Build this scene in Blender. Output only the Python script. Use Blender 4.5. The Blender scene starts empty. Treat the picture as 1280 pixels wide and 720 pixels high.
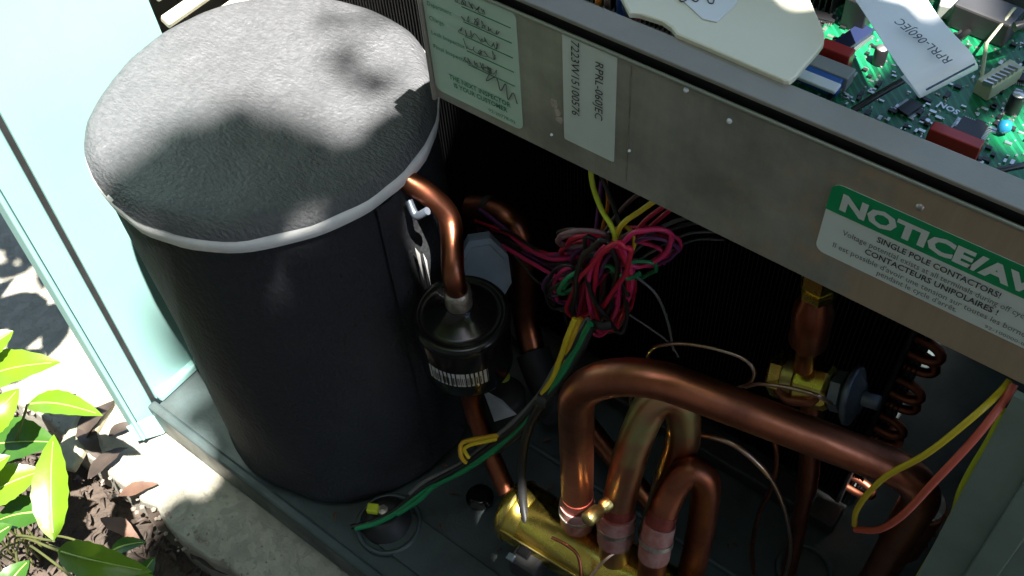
import bpy, bmesh, math, random
from mathutils import Vector, Matrix, noise
random.seed(7)
SC = bpy.context.scene
COL = SC.collection

# ------------------------------------------------------------------ camera
F = 1260.0                                   # focal length in pixels of a 1280 wide frame
def _n(v): return v.normalized()
_d = _n(Vector((90, 970, 1260)))             # "down" seen in the camera frame
_a = Vector((-2540, -1470, 1260)); _a = _n(_a - _d * _a.dot(_d))
_X = -_a; _Z = -_d; _Y = _Z.cross(_X)
CAM = Vector((0, 0, 1.0))
RIGHT = Vector((_X[0], _Y[0], _Z[0])); DOWN = Vector((_X[1], _Y[1], _Z[1])); FWD = Vector((_X[2], _Y[2], _Z[2]))
cam = bpy.data.cameras.new('camera'); cam.sensor_width = 36; cam.lens = 36 * F / 1280
cam.clip_start = .01; cam.clip_end = 300
co = bpy.data.objects.new('camera', cam); COL.objects.link(co)
co.matrix_world = Matrix(((RIGHT.x, -DOWN.x, -FWD.x, CAM.x), (RIGHT.y, -DOWN.y, -FWD.y, CAM.y), (RIGHT.z, -DOWN.z, -FWD.z, CAM.z), (0, 0, 0, 1)))
SC.camera = co
# ------------------------------------------------------------------ sky, sun, exposure
SUN = Vector((.40, -.12, 1.0)).normalized()   # towards the sun
w = bpy.data.worlds.new('World'); SC.world = w; w.use_nodes = True
nt = w.node_tree; nt.nodes.clear()
sky = nt.nodes.new('ShaderNodeTexSky'); sky.sky_type = 'NISHITA'; sky.sun_disc = False
sky.sun_elevation = math.asin(SUN.z); sky.sun_rotation = math.atan2(SUN.x, SUN.y)
bg = nt.nodes.new('ShaderNodeBackground'); bg.inputs[1].default_value = .07
out = nt.nodes.new('ShaderNodeOutputWorld')
nt.links.new(sky.outputs[0], bg.inputs[0]); nt.links.new(bg.outputs[0], out.inputs[0])
sl = bpy.data.lights.new('sun', 'SUN'); sl.energy = 5.0; sl.angle = math.radians(.53); sl.color = (1, .96, .88)
so = bpy.data.objects.new('sun', sl); COL.objects.link(so)
so.rotation_euler = SUN.to_track_quat('Z', 'Y').to_euler(); so.location = (1, .3, 3)
SC.view_settings.view_transform = 'Standard'; SC.view_settings.look = 'None'
SC.view_settings.gamma = 1; SC.view_settings.exposure = 2.45
SC.cycles.max_bounces = 8; SC.cycles.use_denoising = True

# ------------------------------------------------------------------ points from the survey of the place
def ray(px, py): return RIGHT * (px - 640) + DOWN * (py - 360) + FWD * F
def P(px, py, z):                            # point at height z
    r = ray(px, py); return CAM + r * ((z - CAM.z) / r.z)
def PY(px, py, y):                           # point at depth y
    r = ray(px, py); return CAM + r * (y / r.y)

# ------------------------------------------------------------------ materials
MATS = {}
def mat(name, col, rough=.5, metal=0., col2=None, nscale=12., contrast=(.4, .65), bump=0., bscale=150., bdetail=3.,
        coat=0., spec=.5, transl=0., rough2=None, stretch=None, bdist=.002, voro=False):
    m = bpy.data.materials.new(name); m.use_nodes = True; n = m.node_tree; L = n.links
    b = n.nodes['Principled BSDF']
    b.inputs['Base Color'].default_value = (*col, 1); b.inputs['Roughness'].default_value = rough
    b.inputs['Metallic'].default_value = metal; b.inputs['Coat Weight'].default_value = coat
    b.inputs['Specular IOR Level'].default_value = spec
    tc = n.nodes.new('ShaderNodeTexCoord'); vec = tc.outputs['Object']
    if stretch:
        mp = n.nodes.new('ShaderNodeMapping'); mp.inputs['Scale'].default_value = stretch
        L.new(vec, mp.inputs[0]); vec = mp.outputs[0]
    if col2 is not None or rough2 is not None:
        t = n.nodes.new('ShaderNodeTexNoise'); t.inputs['Scale'].default_value = nscale; t.inputs['Detail'].default_value = 6
        t.inputs['Roughness'].default_value = .62
        L.new(vec, t.inputs['Vector'])
        mr = n.nodes.new('ShaderNodeMapRange'); mr.inputs[1].default_value = contrast[0]; mr.inputs[2].default_value = contrast[1]
        L.new(t.outputs[0], mr.inputs[0])
        if col2 is not None:
            mx = n.nodes.new('ShaderNodeMix'); mx.data_type = 'RGBA'
            mx.inputs[6].default_value = (*col, 1); mx.inputs[7].default_value = (*col2, 1)
            L.new(mr.outputs[0], mx.inputs[0]); L.new(mx.outputs[2], b.inputs['Base Color'])
        if rough2 is not None:
            m2 = n.nodes.new('ShaderNodeMapRange'); m2.inputs[3].default_value = rough; m2.inputs[4].default_value = rough2
            L.new(mr.outputs[0], m2.inputs[0]); L.new(m2.outputs[0], b.inputs['Roughness'])
    if bump:
        if voro:
            t2 = n.nodes.new('ShaderNodeTexVoronoi'); t2.inputs['Scale'].default_value = bscale
        else:
            t2 = n.nodes.new('ShaderNodeTexNoise'); t2.inputs['Scale'].default_value = bscale; t2.inputs['Detail'].default_value = bdetail
        L.new(vec, t2.inputs['Vector'])
        bp = n.nodes.new('ShaderNodeBump'); bp.inputs['Strength'].default_value = bump; bp.inputs['Distance'].default_value = bdist
        L.new(t2.outputs[0], bp.inputs['Height']); L.new(bp.outputs[0], b.inputs['Normal'])
    if transl:
        tr = n.nodes.new('ShaderNodeBsdfTranslucent'); ms = n.nodes.new('ShaderNodeMixShader'); ms.inputs[0].default_value = transl
        if col2 is not None: L.new(mx.outputs[2], tr.inputs[0])
        tr.inputs[0].default_value = (col[0] * 1.6, col[1] * 1.5, col[2] * .8, 1)
        L.new(b.outputs[0], ms.inputs[1]); L.new(tr.outputs[0], ms.inputs[2])
        L.new(ms.outputs[0], n.nodes['Material Output'].inputs[0])
    MATS[name] = m
    return m

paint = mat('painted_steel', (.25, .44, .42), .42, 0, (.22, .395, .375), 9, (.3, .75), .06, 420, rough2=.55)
paint_shaded = mat('shaded_paint', (.048, .066, .068), .40, 0, (.026, .034, .033), 16, (.42, .72), .12, 300, rough2=.7)  # cabinet paint darkened to deepen the shaded interior; random stains mixed in
foam = mat('blanket_foam_lit', (.092, .094, .102), .5, 0, (.068, .070, .077), 170, (.35, .65), .85, 330, 2.5, bdist=.0024, stretch=(.7, 1.3, 1))  # lid foam, lightened in its colour for the sun falling on it
foam_shaded = mat('blanket_foam_shaded', (.0125, .014, .0185), .8, 0, (.030, .032, .036), 13, (.50, .85), .9, 240, 3, bdist=.0025, stretch=(1, 1, .6))  # same foam, darkened in colour for the shaded side; dust patches mixed in
foam_white = mat('foam_edge', (.86, .86, .84), .8, 0, (.74, .74, .72), 40)
galv = mat('galvanised_steel', (.40, .41, .36), .42, .75, (.31, .33, .28), 16, (.35, .7), .05, 500, rough2=.55)
galv_flange = mat('galvanised_flange', (.34, .31, .27), .55, .35, (.29, .265, .23), 22, (.35, .7), .04, 500)
copper = mat('copper', (.44, .152, .082), .30, 1., (.14, .052, .034), 11, (.42, .66), .05, 200, rough2=.48)
copper_dark = mat('copper_aged', (.37, .125, .068), .32, 1., (.13, .045, .03), 14, (.36, .66), .06, 180, rough2=.55)
copper_heat = mat('copper_heat_stained', (.52, .24, .14), .30, 1., (.42, .40, .18), 20, (.42, .62), .05, 200, rough2=.5)
braze = mat('braze_band', (.34, .125, .11), .55, .4, (.42, .24, .215), 60, (.4, .6), .25, 300, rough2=.7)
braze_silver = mat('braze_metal', (.55, .52, .47), .4, .9, (.35, .3, .25), 90, (.4, .6), .3, 400)
brass = mat('brass', (.86, .68, .16), .22, 1., (.70, .52, .10), 30, (.4, .7), .04, 200, rough2=.36)
brass_dull = mat('brass_dull', (.62, .50, .20), .38, 1., (.42, .33, .12), 40, (.35, .65), .06, 200)
black_gloss = mat('black_enamel', (.006, .006, .007), .13, 0, None, rough2=.26, nscale=30)
black_rubber = mat('black_rubber', (.014, .014, .015), .6, 0, (.022, .022, .023), 40)
black_fin = mat('coil_fin', (.009, .009, .010), .6, .2, (.005, .005, .006), 30)
steel_blue = mat('zinc_plated_steel', (.26, .31, .38), .38, .75, (.18, .21, .27), 25, rough2=.55)
steel_dark = mat('dark_zinc', (.15, .18, .23), .42, .7, (.09, .11, .14), 40, rough2=.6)
plast_blue = mat('blue_grey_plastic', (.32, .42, .54), .35, 0, (.22, .30, .40), 14)
white_metal = mat('white_slat', (.62, .60, .50), .45, .2, (.5, .48, .36), 20)
concrete = None
paper = mat('label_paper', (.74, .80, .76), .35, 0, (.58, .64, .60), 14, (.3, .8))
paper_green = mat('pale_green_label', (.56, .72, .60), .35, 0, (.50, .66, .54), 18, (.3, .8))
paper_white = mat('white_paper', (.80, .82, .84), .45)
ink = mat('black_ink', (.03, .03, .03), .6)
ink_grey = mat('grey_ink', (.16, .17, .16), .6)
ink_green = mat('green_ink', (.01, .20, .09), .5)
pencil = mat('pencil_ink', (.10, .11, .11), .6)
lab_green = mat('sign_green', (.006, .33, .12), .35, 0, (.005, .29, .10), 20)
lab_white = mat('sign_white', (.74, .81, .77), .35, 0, (.69, .76, .72), 15, (.3, .8))
cream = mat('cream_plastic', (.82, .78, .62), .38, 0, (.79, .75, .59), 8)
pcb = None
tree_leaf = mat('tree_leaf', (.07, .12, .03), .5, 0, transl=.45)
leaf_m = mat('shrub_leaf', (.15, .27, .015), .28, 0, (.10, .21, .012), 18, (.35, .7), .12, 90, transl=.42, spec=.6)
leaf_d = mat('shrub_leaf_dark', (.045, .13, .015), .32, 0, (.03, .09, .012), 20, (.35, .7), .12, 90, transl=.35)
dry_leaf_m = mat('dry_leaf_brown', (.05, .034, .025), .7, 0, (.028, .020, .015), 30, bump=.2, bscale=80, transl=.1)
dry_leaf_r = mat('dry_leaf_reddish', (.12, .065, .04), .65, 0, (.08, .04, .028), 30, bump=.2, bscale=80, transl=.1)
bark = mat('bark', (.10, .075, .05), .85, 0, (.05, .04, .028), 40, bump=.5, bscale=60)
rib_m = mat('leaf_rib', (.30, .42, .10), .4)
stem_m = mat('green_stem', (.10, .11, .03), .6)
soil_m = mat('soil', (.075, .055, .042), .95, 0, (.03, .022, .017), 14, (.35, .65), .9, 90, 6, bdist=.01)
grit_m = mat('grit', (.28, .24, .20), .9, 0, (.15, .12, .10), 60)
WIRE = {k: mat('wire_' + k, c, .38) for k, c in dict(
    red=(.55, .012, .05), pink=(.68, .03, .15), purple=(.12, .03, .13), black=(.013, .013, .014), brown=(.10, .06, .055),
    mauve=(.22, .12, .14), yellow=(.62, .47, .02), lime=(.50, .58, .03), green=(.01, .22, .08), orange=(.5, .16, .015),
    gray=(.13, .13, .13), blue=(.02, .10, .42), coral=(.60, .11, .07), olive=(.30, .36, .03), amber=(.55, .33, .02)).items()}

# concrete: rough, pitted
def concrete_mat():
    m = mat('rough_concrete', (.34, .32, .265), .9, 0, (.25, .235, .195), 30, (.3, .7)); n = m.node_tree; L = n.links; b = n.nodes['Principled BSDF']
    tc = n.nodes.new('ShaderNodeTexCoord')
    v = n.nodes.new('ShaderNodeTexNoise'); v.inputs['Scale'].default_value = 75; v.inputs['Detail'].default_value = 10; v.inputs['Roughness'].default_value = .8
    L.new(tc.outputs['Object'], v.inputs['Vector'])
    pit = n.nodes.new('ShaderNodeMapRange'); pit.inputs[1].default_value = .32; pit.inputs[2].default_value = .50; L.new(v.outputs[0], pit.inputs[0])
    v2 = n.nodes.new('ShaderNodeTexNoise'); v2.inputs['Scale'].default_value = 320; v2.inputs['Detail'].default_value = 3
    L.new(tc.outputs['Object'], v2.inputs['Vector'])
    ad = n.nodes.new('ShaderNodeMath'); ad.operation = 'MULTIPLY_ADD'; ad.inputs[1].default_value = .35
    L.new(v2.outputs[0], ad.inputs[0]); L.new(pit.outputs[0], ad.inputs[2])
    bp = n.nodes.new('ShaderNodeBump'); bp.inputs['Strength'].default_value = .6; bp.inputs['Distance'].default_value = .0028
    L.new(ad.outputs[0], bp.inputs['Height']); L.new(bp.outputs[0], b.inputs['Normal'])
    return m
concrete = concrete_mat()

# front sheet of the control box: galvanised, worn and rust-tanned towards its right end (a stain with its own shape)
def box_mat():
    m = mat('galvanised_front', (.45, .44, .385), .40, .3, (.265, .27, .225), 14, (.36, .66), .05, 500, rough2=.5); n = m.node_tree; L = n.links
    b = n.nodes['Principled BSDF']; src = b.inputs['Base Color'].links[0].from_socket
    tc = n.nodes.new('ShaderNodeTexCoord'); sp = n.nodes.new('ShaderNodeSeparateXYZ'); L.new(tc.outputs['Object'], sp.inputs[0])
    t = n.nodes.new('ShaderNodeTexNoise'); t.inputs['Scale'].default_value = 34; t.inputs['Detail'].default_value = 7; t.inputs['Roughness'].default_value = .7
    L.new(tc.outputs['Object'], t.inputs['Vector'])
    mr = n.nodes.new('ShaderNodeMapRange'); mr.inputs[1].default_value = .23; mr.inputs[2].default_value = .39     # object x (origin at left end)
    L.new(sp.outputs[0], mr.inputs[0])
    ml = n.nodes.new('ShaderNodeMath'); ml.operation = 'MULTIPLY_ADD'; ml.inputs[1].default_value = .42; L.new(mr.outputs[0], ml.inputs[0]); L.new(t.outputs[0], ml.inputs[2])
    m2 = n.nodes.new('ShaderNodeMapRange'); m2.inputs[1].default_value = .62; m2.inputs[2].default_value = .80; m2.inputs[4].default_value = .85; L.new(ml.outputs[0], m2.inputs[0])
    mx = n.nodes.new('ShaderNodeMix'); mx.data_type = 'RGBA'; L.new(m2.outputs[0], mx.inputs[0]); L.new(src, mx.inputs[6])
    mx.inputs[7].default_value = (.46, .33, .22, 1); L.new(mx.outputs[2], b.inputs['Base Color'])
    mp2 = n.nodes.new('ShaderNodeMapping'); mp2.inputs['Scale'].default_value = (90, 90, 7); mp2.inputs['Rotation'].default_value = (0, .12, 0); L.new(tc.outputs['Object'], mp2.inputs[0])
    t3 = n.nodes.new('ShaderNodeTexNoise'); t3.inputs['Scale'].default_value = 1; t3.inputs['Detail'].default_value = 8; t3.inputs['Roughness'].default_value = .75; L.new(mp2.outputs[0], t3.inputs['Vector'])
    r3 = n.nodes.new('ShaderNodeMapRange'); r3.inputs[1].default_value = .35; r3.inputs[2].default_value = .75; r3.inputs[3].default_value = .92; r3.inputs[4].default_value = 1.09; L.new(t3.outputs[0], r3.inputs[0])
    mul = n.nodes.new('ShaderNodeVectorMath'); mul.operation = 'SCALE'; L.new(mx.outputs[2], mul.inputs[0]); L.new(r3.outputs[0], mul.inputs['Scale']); L.new(mul.outputs[0], b.inputs['Base Color'])
    inv = n.nodes.new('ShaderNodeMapRange'); inv.inputs[3].default_value = .4; inv.inputs[4].default_value = .15
    L.new(m2.outputs[0], inv.inputs[0]); L.new(inv.outputs[0], b.inputs['Metallic'])
    return m
galv_front = box_mat()

def pcb_mat():
    m = mat('circuit_board_green', (.008, .15, .06), .3, 0, (.004, .08, .035), 40, (.4, .6)); n = m.node_tree; L = n.links
    b = n.nodes['Principled BSDF']; src = b.inputs['Base Color'].links[0].from_socket
    tc = n.nodes.new('ShaderNodeTexCoord')
    v = n.nodes.new('ShaderNodeTexVoronoi'); v.inputs['Scale'].default_value = 170; v.distance = 'MANHATTAN'; L.new(tc.outputs['Object'], v.inputs['Vector'])
    br = n.nodes.new('ShaderNodeTexWave'); br.inputs['Scale'].default_value = 90; br.inputs['Distortion'].default_value = 1.2; br.inputs['Detail'].default_value = 0
    br.bands_direction = 'DIAGONAL'
    L.new(tc.outputs['Object'], br.inputs['Vector'])
    bm_ = n.nodes.new('ShaderNodeMapRange'); bm_.inputs[1].default_value = .72; bm_.inputs[2].default_value = .8; L.new(br.outputs[1], bm_.inputs[0])
    mx = n.nodes.new('ShaderNodeMix'); mx.data_type = 'RGBA'; L.new(bm_.outputs[0], mx.inputs[0]); L.new(src, mx.inputs[6]); mx.inputs[7].default_value = (.010, .20, .08, 1)
    mr = n.nodes.new('ShaderNodeMapRange'); mr.inputs[1].default_value = .12; mr.inputs[2].default_value = .08; L.new(v.outputs[0], mr.inputs[0])
    m3 = n.nodes.new('ShaderNodeMix'); m3.data_type = 'RGBA'; L.new(mr.outputs[0], m3.inputs[0]); L.new(mx.outputs[2], m3.inputs[6]); m3.inputs[7].default_value = (.55, .58, .52, 1)
    L.new(m3.outputs[2], b.inputs['Base Color'])
    return m
pcb = pcb_mat()

# ------------------------------------------------------------------ mesh helpers
def catmull(pts, step):
    pts = [Vector(p) for p in pts]
    if len(pts) == 2:
        n = max(1, int((pts[1] - pts[0]).length / step)); return [pts[0].lerp(pts[1], i / n) for i in range(n + 1)]
    q = [pts[0] * 2 - pts[1]] + pts + [pts[-1] * 2 - pts[-2]]; res = []
    for i in range(1, len(q) - 2):
        a, b, c, d = q[i - 1:i + 3]; n = max(2, int((c - b).length / step))
        for k in range(n):
            t = k / n
            res.append(.5 * ((2 * b) + (c - a) * t + (2 * a - 5 * b + 4 * c - d) * t * t + (3 * b - a - 3 * c + d) * t ** 3))
    res.append(pts[-1]); return res

def fillet(pts, r, n=8):                      # straight runs with round bends, as bent pipe
    pts = [Vector(p) for p in pts]; res = [pts[0]]
    for i in range(1, len(pts) - 1):
        a, b, c = pts[i - 1], pts[i], pts[i + 1]
        u = (a - b); v = (c - b); lu, lv = u.length, v.length; u /= lu; v /= lv
        ang = u.angle(v); t = min(r / math.tan(ang / 2), lu * .49, lv * .49)
        rr = t * math.tan(ang / 2); p0 = b + u * t; p1 = b + v * t
        cdir = (u + v)
        if cdir.length < 1e-4: res.append(b); continue
        cen = b + cdir.normalized() * (rr / math.sin(ang / 2))
        e0 = (p0 - cen); e1 = (p1 - cen); tot = e0.angle(e1)
        for k in range(n + 1):
            s = k / n
            if tot > 1e-4: vv = e0 * (math.sin((1 - s) * tot) / math.sin(tot)) + e1 * (math.sin(s * tot) / math.sin(tot))
            else: vv = e0.lerp(e1, s)
            res.append(cen + vv)
    res.append(pts[-1]); return res

class MB:
    def __init__(self): self.v = []; self.f = []; self.sm = []
    def add(self, vs, fs, smooth=False):
        o = len(self.v); self.v += [Vector(p) for p in vs]
        self.f += [tuple(o + i for i in f) for f in fs]; self.sm += [smooth] * len(fs); return self
    def bm(self, b, M=Matrix(), smooth=False):
        b.verts.index_update(); self.add([M @ v.co for v in b.verts], [[v.index for v in f.verts] for f in b.faces], smooth); b.free(); return self
    def box(self, c, s, R=None, bev=.0, seg=2):
        b = bmesh.new(); bmesh.ops.create_cube(b, size=1); bmesh.ops.scale(b, vec=s, verts=b.verts)
        if bev: bmesh.ops.bevel(b, geom=list(b.edges), offset=bev, segments=seg, profile=.5, affect='EDGES')
        M = Matrix.Translation(Vector(c))
        if R is not None: M = M @ R.to_4x4()
        return self.bm(b, M, False)
    def tube(self, pts, r, n=12, caps=True, flat=1.0):
        pts = [Vector(p) for p in pts]; rf = r if callable(r) else (lambda t: r)
        m = len(pts); tang = []
        for i in range(m):
            t = pts[min(i + 1, m - 1)] - pts[max(i - 1, 0)]; tang.append(t.normalized() if t.length > 1e-9 else Vector((0, 0, 1)))
        u = tang[0].orthogonal().normalized(); vs = []; fs = []
        for i in range(m):
            u = (u - tang[i] * u.dot(tang[i])).normalized(); w_ = tang[i].cross(u); rr = rf(i / (m - 1))
            for k in range(n):
                a = 2 * math.pi * k / n; vs.append(pts[i] + (u * math.cos(a) + w_ * math.sin(a) * flat) * rr)
        for i in range(m - 1):
            for k in range(n):
                fs.append((i * n + k, i * n + (k + 1) % n, (i + 1) * n + (k + 1) % n, (i + 1) * n + k))
        self.add(vs, fs, True)
        if caps: self.add([vs[k] for k in range(n)][::-1], [tuple(range(n))]); self.add([vs[(m - 1) * n + k] for k in range(n)], [tuple(range(n))])
        return self
    def lathe(self, prof, org, axis=(0, 0, 1), n=32, wob=None, sides=None):   # prof: (radius, height)
        ax = Vector(axis).normalized(); u = ax.orthogonal().normalized()
        if abs(ax.z) > .99: u = Vector((1, 0, 0))
        v_ = ax.cross(u); org = Vector(org); vs = []; fs = []; m = len(prof)
        for i, (r, h) in enumerate(prof):
            for k in range(n):
                a = 2 * math.pi * k / n; rr = r
                if wob: rr = r + wob(a, h, r)
                vs.append(org + ax * h + (u * math.cos(a) + v_ * math.sin(a)) * rr)
        for i in range(m - 1):
            for k in range(n): fs.append((i * n + k, i * n + (k + 1) % n, (i + 1) * n + (k + 1) % n, (i + 1) * n + k))
        self.add(vs, fs, n > 8)
        if prof[0][0] > 1e-5: self.add(vs[:n][::-1], [tuple(range(n))])
        if prof[-1][0] > 1e-5: self.add(vs[(m - 1) * n:], [tuple(range(n))])
        return self
    def prism(self, poly, M, h):              # polygon in local xy, thickness h in local z
        n = len(poly); vs = [M @ Vector((x, y, 0)) for x, y in poly] + [M @ Vector((x, y, h)) for x, y in poly]
        fs = [tuple(range(n - 1, -1, -1)), tuple(range(n, 2 * n))] + [(i, (i + 1) % n, n + (i + 1) % n, n + i) for i in range(n)]
        return self.add(vs, fs)
    def build(self, name, m, parent=None, label=None):
        org = ORG.get(parent.name, Vector()) if parent else Vector()
        me = bpy.data.meshes.new(name); me.from_pydata([p - org for p in self.v], [], self.f)
        me.polygons.foreach_set('use_smooth', self.sm); me.materials.append(m); me.update()
        o = bpy.data.objects.new(name, me); COL.objects.link(o)
        if parent: o.parent = parent
        ORG[o.name] = org
        if label: o['label'] = label
        return o
ORG = {}
def thing(name, label, cat, loc=(0, 0, 0), group=None):
    o = bpy.data.objects.new(name, None); o.empty_display_size = .02; COL.objects.link(o); o.location = loc; ORG[o.name] = Vector(loc)
    o['label'] = label; o['category'] = cat
    if group: o['group'] = group
    return o
def tag(o, label, cat, group=None):
    o['label'] = label; o['category'] = cat
    if group: o['group'] = group
    return o
def solo(mb, name, m, label, cat, group=None): return tag(mb.build(name, m), label, cat, group)
def struct(mb, name, m):
    o = mb.build(name, m); o['kind'] = 'structure'; return o
def frame(o, xd, up):                          # matrix with local x, y, z = xd, up, normal
    xd = Vector(xd).normalized(); nn = xd.cross(Vector(up)).normalized(); up = nn.cross(xd)
    return Matrix(((xd.x, up.x, nn.x, o[0]), (xd.y, up.y, nn.y, o[1]), (xd.z, up.z, nn.z, o[2]), (0, 0, 0, 1)))
def text(body, M, size, m, parent, width=None, bold=0., align='LEFT', name='lettering', shear=0.):
    c = bpy.data.curves.new('t', 'FONT'); c.body = body; c.size = 1; c.resolution_u = 2; c.align_x = align; c.offset = bold; c.shear = shear
    c.fill_mode = 'FRONT'
    o = bpy.data.objects.new('t', c); COL.objects.link(o); bpy.context.view_layer.update()
    me = bpy.data.meshes.new_from_object(o.evaluated_get(bpy.context.evaluated_depsgraph_get()))
    bpy.data.objects.remove(o)
    xs = [v.co.x for v in me.vertices]; sx = size
    if width and xs: sx = width / (max(xs) - min(xs))
    mb = MB(); mb.add([M @ Vector((v.co.x * sx, v.co.y * size, 0)) for v in me.vertices], [tuple(p.vertices) for p in me.polygons])
    bpy.data.meshes.remove(me)
    return mb.build(name, m, parent)
def rrect(w_, h_, r, n=5, corners=(1, 1, 1, 1)):   # rounded rectangle from (0,0) to (w,h)
    res = []
    for (cx, cy, a0, on) in ((w_ - r, h_ - r, 0, corners[0]), (r, h_ - r, 90, corners[1]), (r, r, 180, corners[2]), (w_ - r, r, 270, corners[3])):
        if not on:
            res.append((w_ if a0 in (0, 270) else 0, h_ if a0 in (0, 90) else 0)); continue
        for k in range(n + 1):
            a = math.radians(a0 + 90 * k / n); res.append((cx + r * math.cos(a), cy + r * math.sin(a)))
    return res

# ================================================================== SETTING
g = MB(); N = 60                               # soil sheet to the horizon, finer near the unit
xs = [-60, -20, -8, -4, -2.5] + [-2 + i * .04 for i in range(90)] + [1.7, 2.5, 4, 8, 20, 60]
ys = [-60, -20, -8, -4, -2, -1.2] + [-.8 + i * .04 for i in range(48)] + [1.3, 2, 4, 8, 20, 60]
vs = []
for y in ys:
    for x in xs:
        hh = -.125 + .022 * noise.noise(Vector((x * 9, y * 9, 0))) + .012 * noise.noise(Vector((x * 30, y * 30, 3)))
        vs.append((x, y, hh))
nx = len(xs)
g.add(vs, [(j * nx + i, j * nx + i + 1, (j + 1) * nx + i + 1, (j + 1) * nx + i) for j in range(len(ys) - 1) for i in range(nx - 1)], True)
struct(g, 'ground', soil_m)

PADZ = -.05
c = MB(); b = bmesh.new()                      # concrete pad, uneven front edge
x0, x1, y0, y1 = -1.75, .75, .115, 1.5
nxp, nyp = 120, 40; vs = []; fs = []
for j in range(nyp + 1):
    for i in range(nxp + 1):
        t = (j / nyp) ** 1.8; x = x0 + (x1 - x0) * i / nxp
        yy = y0 + .012 * noise.noise(Vector((x * 12, 0, 1))) + .006 * noise.noise(Vector((x * 40, 0, 1))); y = yy + (y1 - yy) * t
        z = PADZ + .0015 * noise.noise(Vector((x * 25, y * 25, 0)))
        if j == 0: z -= .014 + .006 * noise.noise(Vector((x * 30, 5, 0)))
        vs.append((x, y, z))
for j in range(nyp):
    for i in range(nxp): k = j * (nxp + 1) + i; fs.append((k, k + 1, k + nxp + 2, k + nxp + 1))
base = len(vs); vs += [(vs[i][0], vs[i][1] - .004, -.16) for i in range(nxp + 1)]
fs += [(base + i, base + i + 1, i + 1, i) for i in range(nxp)]
vs += [(x0, y0, -.16), (x0, y1, -.16), (x0, y1, PADZ), (x0, y0, PADZ)]; fs.append((base + nxp + 1, base + nxp + 4, base + nxp + 3, base + nxp + 2))
b.free(); c.add(vs, fs, True); struct(c, 'concrete_pad', concrete)

# unseen wall added behind the camera to block sky light
added_wall_m = mat('added_wall_paint', (.30, .265, .22), .85, 0, (.25, .22, .18), 3, (.3, .7), .3, 60)
added_wall_mb = MB().box((-.5, -1.10, 1.6), (9, .2, 3.6)); solo(added_wall_mb, 'added_wall', added_wall_m, 'unseen tan wall added behind the viewer to darken the interior', 'wall')

# ================================================================== CABINET OF THE HEAT PUMP
FY = .197                                      # front plane
WX = -.757                                     # left side wall, inner face
cab = thing('heat_pump_cabinet', 'pale green painted steel cabinet of the opened heat pump with its front panel off', 'cabinet', (-.35, .45, PADZ))
pan = MB()
pan.box((-.30, .53, -.004), (.90, .655, .006)); basepan = pan.build('base_pan', paint_shaded, cab)
MB().box((-.30, FY, -.018), (.905, .012, .056), bev=.003).build('front_lip', paint_shaded, basepan)
MB().box((-.10, .414, .003), (.55, .006, .008), bev=.002).build('ridge', paint_shaded, basepan)
MB().box((-.29, .250, .001), (.26, .05, .006), R=Matrix.Rotation(math.radians(0), 3, 'Z'), bev=.002).build('raised_plateau', paint_shaded, basepan)
ring = MB(); cc = P(486, 655, .003)
ring.tube([cc + Vector((math.cos(a) * .033, math.sin(a) * .033, 0)) for a in [math.pi * 2 * k / 40 for k in range(41)]], .003, 8, False).build('embossed_ring', paint_shaded, basepan)
cc2 = P(1005, 712, .003)
MB().tube([cc2 + Vector((math.cos(a) * .026, math.sin(a) * .026, 0)) for a in [math.pi * 2 * k / 40 for k in range(41)]], .003, 8, False).build('embossed_ring', paint_shaded, basepan)
def lean(mb, ymax=9.):                          # the front corner of the side leans back a little
    for v in mb.v:
        if v.y < ymax: v.y += .045 * v.z
    return mb
# left side panel: inner sheet, dark joint, front corner strip with a bent foot
sp_ = MB(); sp_.box((WX - .003, .3005, .40), (.005, .187, .80), bev=.001); lean(sp_, .30); side = sp_.build('side_panel', paint, cab)
MB().box((WX + .0035, .303, .006), (.012, .190, .012), bev=.003).build('floor_fold', paint, side)
st = MB(); st.box((WX - .008, .1845, .385), (.010, .034, .84), bev=.003, seg=3); lean(st); strip = st.build('corner_strip', paint, cab)
lean(MB().box((WX - .003, .1695, .385), (.020, .005, .838), bev=.002)).build('outer_hem', paint, strip)
lean(MB().box((WX - .0075, .2045, .398), (.006, .0078, .80))).build('dark_joint_fill', black_rubber, strip)  # black strip added so the open joint stays dark
ft = MB(); ft.prism([(0, .012), (.030, .0), (.052, .012), (.046, .035), (.0, .042)], frame((WX - .004, .162, -.046), (.35, 1, 0), (.0, 0, 1)), .004); ft.build('bent_foot', paint, strip)
for i in range(14):                            # louvre slats of the side guard behind the panel
    z = .27 + i * .030
    MB().box((WX, .485, z), (.012, .17, .009), R=Matrix.Rotation(.5, 3, 'Y'), bev=.002).build('louvre_slat', white_metal, cab)
for yy in (.43, .52): MB().tube([(WX - .012, yy, 0), (WX - .012, yy, .72)], .003, 8).build('guard_rod', black_rubber, cab)
MB().box((WX - .03, .485, .36), (.004, .175, .72)).build('guard_backing', black_fin, cab)
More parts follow.
